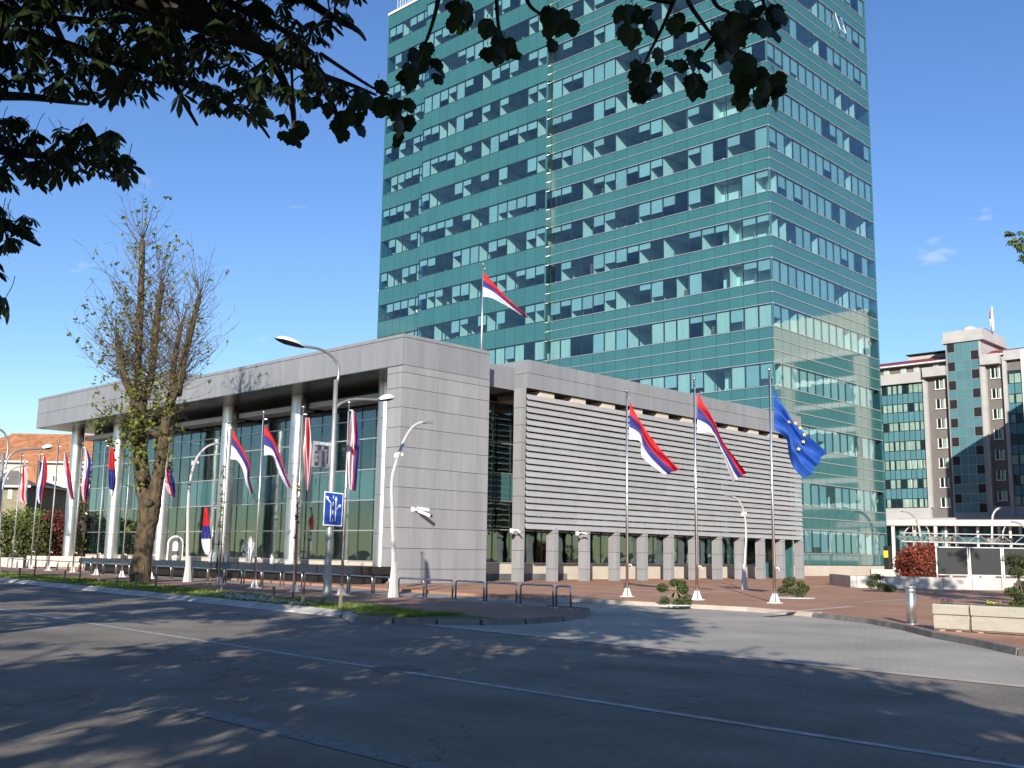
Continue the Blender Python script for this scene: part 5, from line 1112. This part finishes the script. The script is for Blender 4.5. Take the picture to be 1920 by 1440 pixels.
def palmate(mb, p, axis, size, n=None, detail=True):
    # compound leaf: leaflets fan out from p and droop
    n = n or rt.randint(5, 7); nrm = axis.normalized(); a = nrm.orthogonal().normalized(); b = nrm.cross(a); ph = rt.uniform(0, 6.28)
    for k in range(n):
        an = ph+(k-(n-1)/2)*(4.6/n); d = (a*math.cos(an)+b*math.sin(an)+Vector((0, 0, -.75))).normalized(); L_ = size*(1-.28*abs(k-(n-1)/2)/(n/2))*rt.uniform(.9, 1.1); s = d.cross(nrm)
        if s.length < .05: s = d.orthogonal()
        s.normalize(); u = s.cross(d); dr = Vector((0, 0, -L_*.16))
        if detail:
            q = [p, p+d*L_*.35+s*L_*.10, p+d*L_*.68+s*L_*.175+dr*.4, p+d*L_*.88+s*L_*.10+dr*.7, p+d*L_+dr, p+d*L_*.88-s*L_*.10+dr*.7, p+d*L_*.68-s*L_*.175+dr*.4, p+d*L_*.35-s*L_*.10]; m = p+d*L_*.62+u*L_*.05+dr*.3
            i0 = len(mb.v); mb.v += [tuple(v) for v in q]+[tuple(m)]
            for j in range(8): mb.f.append((i0+j, i0+(j+1) % 8, i0+8)); mb.m.append(0)
        else:
            mb.face([p, p+d*L_*.6+s*L_*.19, p+d*L_+dr, p+d*L_*.6-s*L_*.19])
leafmesh = []
for k in range(8):
    mb = MB(); palmate(mb, Vector((0, 0, 0)), Vector((rt.uniform(-.3, .3), rt.uniform(-.3, .3), 1)), .13, detail=True); mb.tube([(0, 0, 0), (.01, .01, .07), (.03, .02, .12)], .0025, 3); leafmesh.append(mb.mesh('leaf', M_leafd, True))
tc_ = Vector((.3, 7.3, 0))
ch = thing('chestnut_tree', (tc_.x, tc_.y, .12), 'dark leafy chestnut branches hanging into the upper left of the photo', 'tree')
br = MB().tube([(tc_.x, tc_.y, .1), (tc_.x, tc_.y, 2), (tc_.x+.1, tc_.y, 4.2), (tc_.x+.3, tc_.y-.2, 7), (tc_.x+.2, tc_.y-.5, 10.5)], [.24, .18, .16, .12, .05], 12)
paths = [([(-160, 60), (60, 70), (200, 110), (330, 150), (420, 190), (478, 225), (505, 258)], 8.5), ([(-120, -60), (150, -10), (330, 40), (480, 85), (590, 135), (660, 160), (705, 178)], 7.6), ([(-140, 165), (-20, 178), (60, 182), (120, 190), (165, 196)], 8.8), ([(-150, 240), (-30, 275), (60, 290), (150, 300), (235, 335)], 8.2), ([(-150, 360), (-50, 400), (10, 425), (75, 460)], 7.6),
         ([(200, -90), (370, -20), (480, 30), (560, 75), (600, 120)], 8.0), ([(400, -90), (540, -20), (620, 30), (668, 55), (685, 75)], 7.0), ([(60, -80), (90, 20), (140, 120), (190, 200)], 9.2), ([(270, -60), (300, 60), (330, 160), (370, 235)], 8.6), ([(-100, 470), (-20, 540), (12, 595)], 7.2), ([(450, 40), (520, 130), (548, 200), (550, 255)], 7.4), ([(570, 120), (610, 170), (640, 235)], 7.2), ([(-140, -40), (40, 20), (220, 40), (420, 10), (560, -30)], 9.4)]
twigpts = []
for pts, D in paths:
    w = smooth([at(x, y, D*(1+.03*math.sin(i*1.7))) for i, (x, y) in enumerate(pts)], 6); br.tube(w, [.045*(1-i/len(w))+.008 for i in range(len(w))], 6, cap=False); twigpts += [(p, D) for p in w]
    br.tube([(tc_.x+.15, tc_.y, 4.4+rt.uniform(0, 1)), (Vector((tc_.x, tc_.y, 5.2))+w[0])/2+Vector((0, 0, .3)), w[0]], [.12, .09, .05], 8, cap=False)
br.build('trunk', M_branch, ch, True)
leaves_at = []
tries = 0
while len(leaves_at) < 1050 and tries < 40000:
    tries += 1; r_ = rt.random()
    if r_ < .80: x, y = rt.uniform(-60, 742), rt.uniform(-80, 272); ok = inpx(x, y, P1)
    elif r_ < .93: x, y = rt.uniform(-60, 256), rt.uniform(225, 372); ok = inpx(x, y, P2)
    else: x, y = rt.uniform(-60, 92), rt.uniform(365, 615); ok = inpx(x, y, P3)
    if not ok or (x > 330 and rt.random() < .35) or (90 < x < 170 and 40 < y < 110 and rt.random() < .7) or (600 < x < 650 and 20 < y < 120 and rt.random() < .6): continue
    D = rt.uniform(6.2, 10.2); p = at(x, y-30, D); leaves_at.append(p)
tl = MB()
for i, p in enumerate(leaves_at):
    s = rt.uniform(.75, 1.25); rot = (rt.uniform(-.5, .5), rt.uniform(-.5, .5), rt.uniform(0, 6.28)); vals = pj(p)
    if i < 296:
        o = link('leaf', leafmesh[i % 8], ch, p, rot); o.scale = (s, s, s)
    else: palmate(tl, p, Vector((rt.uniform(-.5, .5), rt.uniform(-.5, .5), 1)), .13*s)
    if rt.random() < .25:
        q = min(twigpts, key=lambda t: (t[0]-p).length)[0]
        if (q-p).length < .3: tl.tube([q, (p+q)/2+Vector((0, 0, .05)), p], [.008, .006, .004], 3, cap=False)
def crown(mb, c, rxy, z0, z1, n, size=.2, hole=.5):
    # leaves in clumps through the crown volume, kept out of the picture
    cl = []
    while len(cl) < n//28:
        v = rvec()*(rt.random()**.45); p = Vector((c[0]+v.x*rxy, c[1]+v.y*rxy, (z0+z1)/2+v.z*(z1-z0)/2)); cl.append((p, rt.uniform(.45, 1.0)))
    k = 0; g_ = 0
    while k < n and g_ < n*6:
        g_ += 1; p, r = rt.choice(cl); q = p+Vector((rt.gauss(0, r*.5), rt.gauss(0, r*.5), rt.gauss(0, r*.38)))
        if framed(q, max(40, min(900, .5*F_PX/max(.5, q.length)))): continue
        palmate(mb, q, Vector((rt.uniform(-.6, .6), rt.uniform(-.6, .6), 1)), size*rt.uniform(.9, 1.5), 5, False); k += 1
crown(tl, (1.2, 5.0), 5.0, 4.4, 13.4, 8000, .28); crown(tl, (-.2, 6.8), 3.6, 2.6, 5.6, 1600, .24)
stuff(tl.build('foliage', M_leafd, ch))
def street_tree(x, y, rxy, z0, z1, n, label, th=.2, m=M_leafd, size=.31):
    t = thing('street_tree', (x, y, .12), label, 'tree', 'street trees casting shade from outside the picture'); b = MB().tube([(x, y, .1), (x+.05, y, 1.5), (x-.05, y+.1, z0+.6), (x+.1, y, (z0+z1)/2), (x, y, z1-1)], [th*1.3, th, th*.85, th*.5, .05], 10)
    for _ in range(9):
        a = rt.uniform(0, 6.28); zz = rt.uniform(z0-.3, (z0+z1)/2+1); e = Vector((x+math.cos(a)*rxy*.75, y+math.sin(a)*rxy*.75, zz+rt.uniform(.8, 2.2)))
        if not framed(e, 60) and not framed((e+Vector((x, y, zz)))/2, 60): b.tube([(x, y, zz), (Vector((x, y, zz))+e)/2+Vector((0, 0, .3)), e], [th*.4, th*.25, .03], 6, cap=False)
    b.build('trunk', M_bark, t, True); mb = MB(); crown(mb, (x, y), rxy, z0, z1, n, size); stuff(mb.build('crown', m, t))
street_tree(-1.6, -1.8, 4.0, 2.8, 6.8, 6500, 'street tree behind the camera shading the road')
street_tree(1.4, 16.6, 4.6, 3.6, 11.5, 2700, 'street tree outside the left edge, second along the road')
street_tree(2.2, 25.8, 4.4, 3.6, 11.5, 2300, 'street tree outside the left edge, third along the road')
street_tree(3.0, 35.0, 4.4, 3.6, 11.0, 2000, 'street tree outside the left edge, fourth along the road')
street_tree(3.8, 44.5, 4.4, 3.6, 11.0, 1800, 'street tree outside the left edge, fifth along the road')
street_tree(4.6, 54.0, 4.4, 3.6, 11.0, 2400, 'street tree outside the left edge, sixth along the road')
street_tree(-1.4, -12.5, 4.2, 3.0, 6.8, 3600, 'street tree far behind the camera')
for x, y, z1, lab in ((-12.2, 1.0, 9.5, 'unseen tree added behind the camera for road shade, nearest of the second row'), (-12.0, 10.5, 10, 'unseen tree added for road shade, second row left of the camera'), (-12.4, -9.5, 8.6, 'unseen tree added for road shade, second row right rear of the camera')):  # second row added out of view to deepen the shade on the road
    street_tree(x, y, 4.4, 3.2, z1, 1400, lab)
# tree at the right edge of the picture
rtr = thing('plaza_tree', (37.5, 10.2, .12), 'tree at the right edge with one leafy branch tip in the sky', 'tree')
MB().tube([(37.5, 10.2, .1), (37.5, 10.2, 3), (37.6, 10.3, 7), (37.5, 10.4, 13)], [.32, .26, .2, .06], 10).build('trunk', M_bark, rtr, True)
mb = MB(); crown(mb, (37.5, 9.8), 4.4, 4.0, 15.0, 2600, .26); D = 37.0
for x, y in ((1888, 436), (1897, 437), (1893, 451), (1903, 448), (1898, 455), (1908, 461), (1913, 456), (1915, 446), (1916, 466), (1915, 484), (1919, 434), (1920, 480), (1925, 450), (1928, 470)):
    for _ in range(5): palmate(mb, at(x+rt.gauss(0, 3), y+rt.gauss(0, 2), D), Vector((rt.uniform(-.5, .5), rt.uniform(-.5, .5), 1)), .17, 5)
br2 = MB()
for pts in ([(1990, 520), (1940, 480), (1915, 458), (1893, 441)], [(1940, 480), (1925, 482), (1914, 486)], [(1915, 458), (1905, 458), (1896, 454)]): br2.tube([at(x, y, D) for x, y in pts], [.05, .035, .02, .01][:len(pts)], 5, cap=False)
br2.build('branch', M_twig, rtr); stuff(mb.build('crown', mat('plaza_leaf', (.10, .14, .03), .6, var=.35, vscale=2, trans=.25), rtr))
# ---------------- lime twigs hanging in front of the tower
lm = thing('lime_tree', (.6, -2.2, .12), 'hanging lime twigs with curled leaves in front of the tower top', 'tree')
MB().tube([(.6, -2.2, .1), (.6, -2.1, 2.5), (.8, -1.4, 4.6), (1.4, -.6, 6.4)], [.22, .18, .14, .08], 10).build('trunk', M_bark, lm, True)
llm = []
for k in range(7):        # heart shaped, toothed, curled leaf
    mb = MB(); n = 22; cup = rt.uniform(.25, .75); pts = []
    for j in range(n):
        a = 2*math.pi*j/n; r = .5*(1-.22*math.cos(a)) * (1+.07*(-1)**j)*(1+rt.uniform(-.06, .06)); x, y = r*math.sin(a), -.45+r*math.cos(a)*1.05
        if j == 0: y -= .12
        if j == n//2: y -= .18
        pts.append((x, y, -cup*(x*x+.5*(y+.4)**2)+rt.uniform(-.03, .03)))
    mb.v = pts+[(0, -.4, .06), ]; mb.f = [(j, (j+1) % n, n) for j in range(n)]; mb.m = [0]*n; mb.tube([(0, 0, 0), (.02, .3, .08)], .02, 3); llm.append(mb.mesh('leaf', M_leafl, True))
ltw = MB()
twg = [([(836, -60), (822, 0), (812, 40), (798, 80), (782, 112)], 4.0), ([(930, -60), (931, 0), (935, 50), (945, 75)], 4.3), ([(975, -60), (990, 5), (1020, 30)], 4.2), ([(1290, -60), (1262, 5), (1245, 45), (1225, 85), (1210, 115)], 4.4), ([(1262, 5), (1225, 0), (1200, -5)], 4.4), ([(1278, -60), (1290, 0), (1315, 40), (1340, 70), (1372, 100)], 4.1), ([(1340, 70), (1320, 95)], 4.1), ([(1320, -60), (1340, 5), (1365, 22), (1380, 30)], 4.3), ([(1420, -60), (1428, -10), (1436, 20)], 4.2), ([(600, 100), (660, 140), (700, 165), (735, 180)], 5.2), ([(545, 60), (548, 160), (552, 225)], 5.6), ([(640, 150), (645, 200)], 5.4), ([(860, -60), (850, -10), (862, 5)], 4.2)]
for pts, D in twg:
    w = smooth([at(x, y, D) for x, y in pts], 5); ltw.tube(w, [.012*(1-.6*i/len(w)) for i in range(len(w))], 6, cap=False)
    if pts[0][1] < 0: ltw.tube([w[0], w[0].lerp(Vector((1.4, -.6, 6.4)), .5)+Vector((0, 0, .3)), Vector((1.4, -.6, 6.4))], [.012, .02, .04], 6, cap=False)
ltw.build('twigs', M_branch, lm)
cl = [(782, 112, 4, 26), (770, 140, 4, 30), (795, 95, 3, 24), (815, 135, 3, 26), (735, 200, 6, 26), (745, 232, 4, 26), (715, 185, 3, 24), (640, 222, 5, 26), (655, 245, 3, 24), (555, 235, 4, 24), (545, 255, 3, 22), (918, 55, 4, 26), (935, 95, 6, 28), (948, 70, 3, 24), (1035, 25, 6, 28), (1060, 45, 3, 26), (1038, 60, 2, 24), (1195, 40, 6, 30), (1180, 15, 4, 28), (1200, 125, 5, 26), (1205, 165, 5, 28), (1222, 140, 3, 24), (1245, 105, 3, 24), (1280, 48, 5, 24), (1298, 105, 3, 24), (1302, 140, 4, 26), (1300, 160, 2, 22), (1345, 45, 3, 24), (1372, 60, 6, 28), (1390, 35, 5, 28), (1400, 10, 4, 28), (1385, 110, 6, 28), (1410, 125, 6, 28), (1400, 160, 4, 26), (1440, 40, 5, 28), (1435, 15, 4, 28), (1448, 165, 6, 28), (1432, 140, 4, 26), (850, 15, 5, 28), (862, 30, 3, 24), (690, 175, 3, 24), (585, 195, 3, 22), (1360, 95, 3, 22)]
for x, y, n, s in cl:
    for k in range(n):
        D = 4.3+rt.uniform(-.3, .4) if x > 760 else 5.3+rt.uniform(-.3, .3); p = at(x+rt.gauss(0, 10), y-10+rt.gauss(0, 10), D); o = link('leaf', llm[rt.randrange(7)], lm, p, (rt.uniform(.9, 1.9), rt.uniform(-.5, .5), YAW-math.pi/2+rt.uniform(-.9, .9))); sc = s*1.3*D/F_PX; o.scale = (sc*rt.uniform(.8, 1.1), sc, sc)
mb = MB(); crown(mb, (.6, -.6), 2.6, 4.5, 6.8, 1500, .19); stuff(mb.build('foliage', M_leafl, lm))
# ---------------- shrubs
def bush(mb, c, r, n, sz, up=.3):
    c = Vector(c)
    for _ in range(n):
        v = rvec(); s = .72+.30*rt.random(); p = c+Vector((v.x*r[0]*s, v.y*r[1]*s, v.z*r[2]*s)); d = (v*.8+rvec()*.8).normalized(); leafquad(mb, p, d, (v+rvec()*.5).normalized(), rt.uniform(.7, 1.3)*sz, sz*.32)
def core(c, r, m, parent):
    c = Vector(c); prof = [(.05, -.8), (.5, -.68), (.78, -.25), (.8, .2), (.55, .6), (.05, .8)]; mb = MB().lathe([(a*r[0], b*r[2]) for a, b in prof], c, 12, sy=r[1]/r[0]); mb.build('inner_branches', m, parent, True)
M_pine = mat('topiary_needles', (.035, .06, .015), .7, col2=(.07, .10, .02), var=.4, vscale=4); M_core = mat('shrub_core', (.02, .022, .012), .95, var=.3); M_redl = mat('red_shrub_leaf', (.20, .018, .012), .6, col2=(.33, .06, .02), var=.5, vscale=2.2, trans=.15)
M_gravel = mat('white_gravel', (.5, .5, .47), .9, var=.4, vscale=30, bump=.8, bscale=60)
def topiary(bx, by, balls, label, stem, bed=True, scale=1.):
    P = G(bx, by, .12); t = thing('topiary', P, label, 'topiary shrub', 'cloud pruned shrubs on the plaza'); q = lambda x, y, o=0: onPlane(x, y, P)+FH*o
    if bed: MB().lathe([(.9*scale, 0), (.88*scale, .03), (.3, .05)], P, 18).build('gravel_bed', M_gravel, t)
    sm = MB(); sm.tube(smooth([P]+[q(x, y) for x, y in stem], 4), .04, 7)
    for x, y, rxp, ryp, o in balls:
        k = P.length/F_PX; c = q(x, y, o); mb = MB(); bush(mb, c, (rxp*k, rxp*k, ryp*k), int(260+rxp*10), .075); a = mb.build('foliage_pad', M_pine, t); core(c, (rxp*k*.9, rxp*k*.9, ryp*k*.9), M_core, a); b_ = q(*stem[min(len(stem)-1, 1)]); sm.tube([b_, (b_+c)/2, c], .025, 5)
    sm.build('stem', M_twig if bx != 1266 else M_stake, t, True)
topiary(1266, 1135, [(1244, 1102, 10, 6, .2), (1279, 1104, 11, 8, 0), (1245, 1126, 8, 6, -.2), (1272, 1115, 8, 7, .3), (1284, 1126, 10, 8, -.2), (1270, 1129, 9, 6, -.3), (1264, 1092, 7, 4, 0), (1281, 1094, 6, 4, .2)], 'cloud pruned shrub with pale stake left of the middle flagpole', [(1266, 1120), (1267, 1105), (1266, 1089)], True, .6)
topiary(1486, 1121, [(1480, 1091, 12, 7, 0), (1475, 1107, 13, 8, .2), (1496, 1110, 11, 8, -.2), (1503, 1096, 6, 5, .1), (1509, 1103, 7, 6, 0)], 'dark cloud pruned shrub right of the blue flag pole', [(1486, 1112), (1484, 1102), (1482, 1094)])
topiary(1648, 1110, [(1643, 1082, 12, 5, 0), (1634, 1095, 8, 6, 0), (1650, 1098, 9, 5, -.2), (1668, 1104, 10, 6, -.1)], 'low dark cloud pruned shrub before the planter wall', [(1648, 1102), (1645, 1092), (1643, 1085)], False)
topiary(1905, 1140, [(1908, 1050, 24, 12, 0), (1900, 1072, 12, 8, -.2), (1921, 1068, 16, 10, .2), (1898, 1110, 12, 7, 0), (1914, 1120, 14, 9, -.2), (1906, 1136, 12, 9, 0), (1922, 1100, 12, 9, .2)], 'tall dark cloud pruned shrub cut by the right edge', [(1906, 1115), (1910, 1085), (1908, 1060)], False)
P = at(1730, 1062, 74); k = 74/F_PX; rs = thing('red_shrub', (P.x, P.y, .12), 'large rounded red leaved shrub behind the planter wall', 'shrub'); c = at(1728, 1062, 74)
mb = MB(); bush(mb, c, (56*k, 42*k, 40*k), 5200, .16); mb.build('foliage', M_redl, rs); core(c, (52*k, 40*k, 37*k), M_core, rs)
P = at(1915, 1052, 80); rs2 = thing('red_shrub', (P.x, P.y, .12), 'small red shrub behind the topiary at the right edge', 'shrub'); mb = MB(); bush(mb, at(1916, 1045, 80), (18*80/F_PX, .7, .6), 500, .14); mb.build('foliage', M_redl, rs2)
M_hedge = mat('dark_hedge_leaf', (.035, .06, .015), .7, col2=(.10, .13, .02), var=.5, vscale=1., trans=.15)
for lab, D, x0, x1, y0, y1, m, n in (('dark green hedge at the left behind the flagpoles', 98, -60, 92, 975, 1046, M_hedge, 5200), ('dark red bush between hedge and leftmost column', 99, 84, 138, 966, 1046, mat('dark_red_leaf', (.10, .012, .012), .7, col2=(.17, .03, .02), var=.5, vscale=1.5), 3200), ('yellow green shrub over the hedge at left', 101, 10, 88, 958, 1000, M_leafy, 1500), ('small shrub right of the leftmost column', 97, 148, 172, 1000, 1040, M_leafy, 700), ('green bush behind the column at the end of the hall', 112, 140, 180, 880, 975, M_hedge, 1200)):
    c = at((x0+x1)/2, (y0+y1)/2, D); k = D/F_PX; t = thing('shrub', (c.x, c.y, .12), lab, 'shrub'); mb = MB(); r = ((x1-x0)/2*k, 1.8, (y1-y0)/2*k)
    for _ in range(n):
        a, b_, dd = rt.uniform(-1, 1), rt.uniform(-1, 1), rt.uniform(-1, 1)
        if abs(a)**3+abs(b_)**3 > 1.0: continue
        p = c+_r0*a*r[0]+FH*dd*r[1]+Vector((0, 0, b_*r[2]+.25*math.sin(a*7+D))); leafquad(mb, p, rvec(), rvec(), rt.uniform(.16, .34), .09)
    mb.build('foliage', m, t); MB().tube([(c.x, c.y, .1), (c.x, c.y, c.z)], .12, 6).build('stem', M_twig, t)
wl = thing('low_garden_wall', at(110, 1043, 92), 'low cream garden wall at the left behind the cycle stands', 'wall'); c = at(112, 1043, 92)
for k in range(4): MB().obox(Vector((c.x, c.y, .55))+_r0*(-1.9+k*1.3), _r0*.64, FH*.2, (0, 0, .42)).build('wall_block', M_cream, wl)
MB().obox(Vector((c.x, c.y, .4))+_r0*(-7), _r0*4.2, FH*.2, (0, 0, .4)).build('grey_base', M_conc, wl)
MB().obox(Vector((c.x, c.y, .5))+_r0*5.2+FH*2, _r0*2.6, FH*.2, (0, 0, .45)).build('wall_block', M_cream, wl)
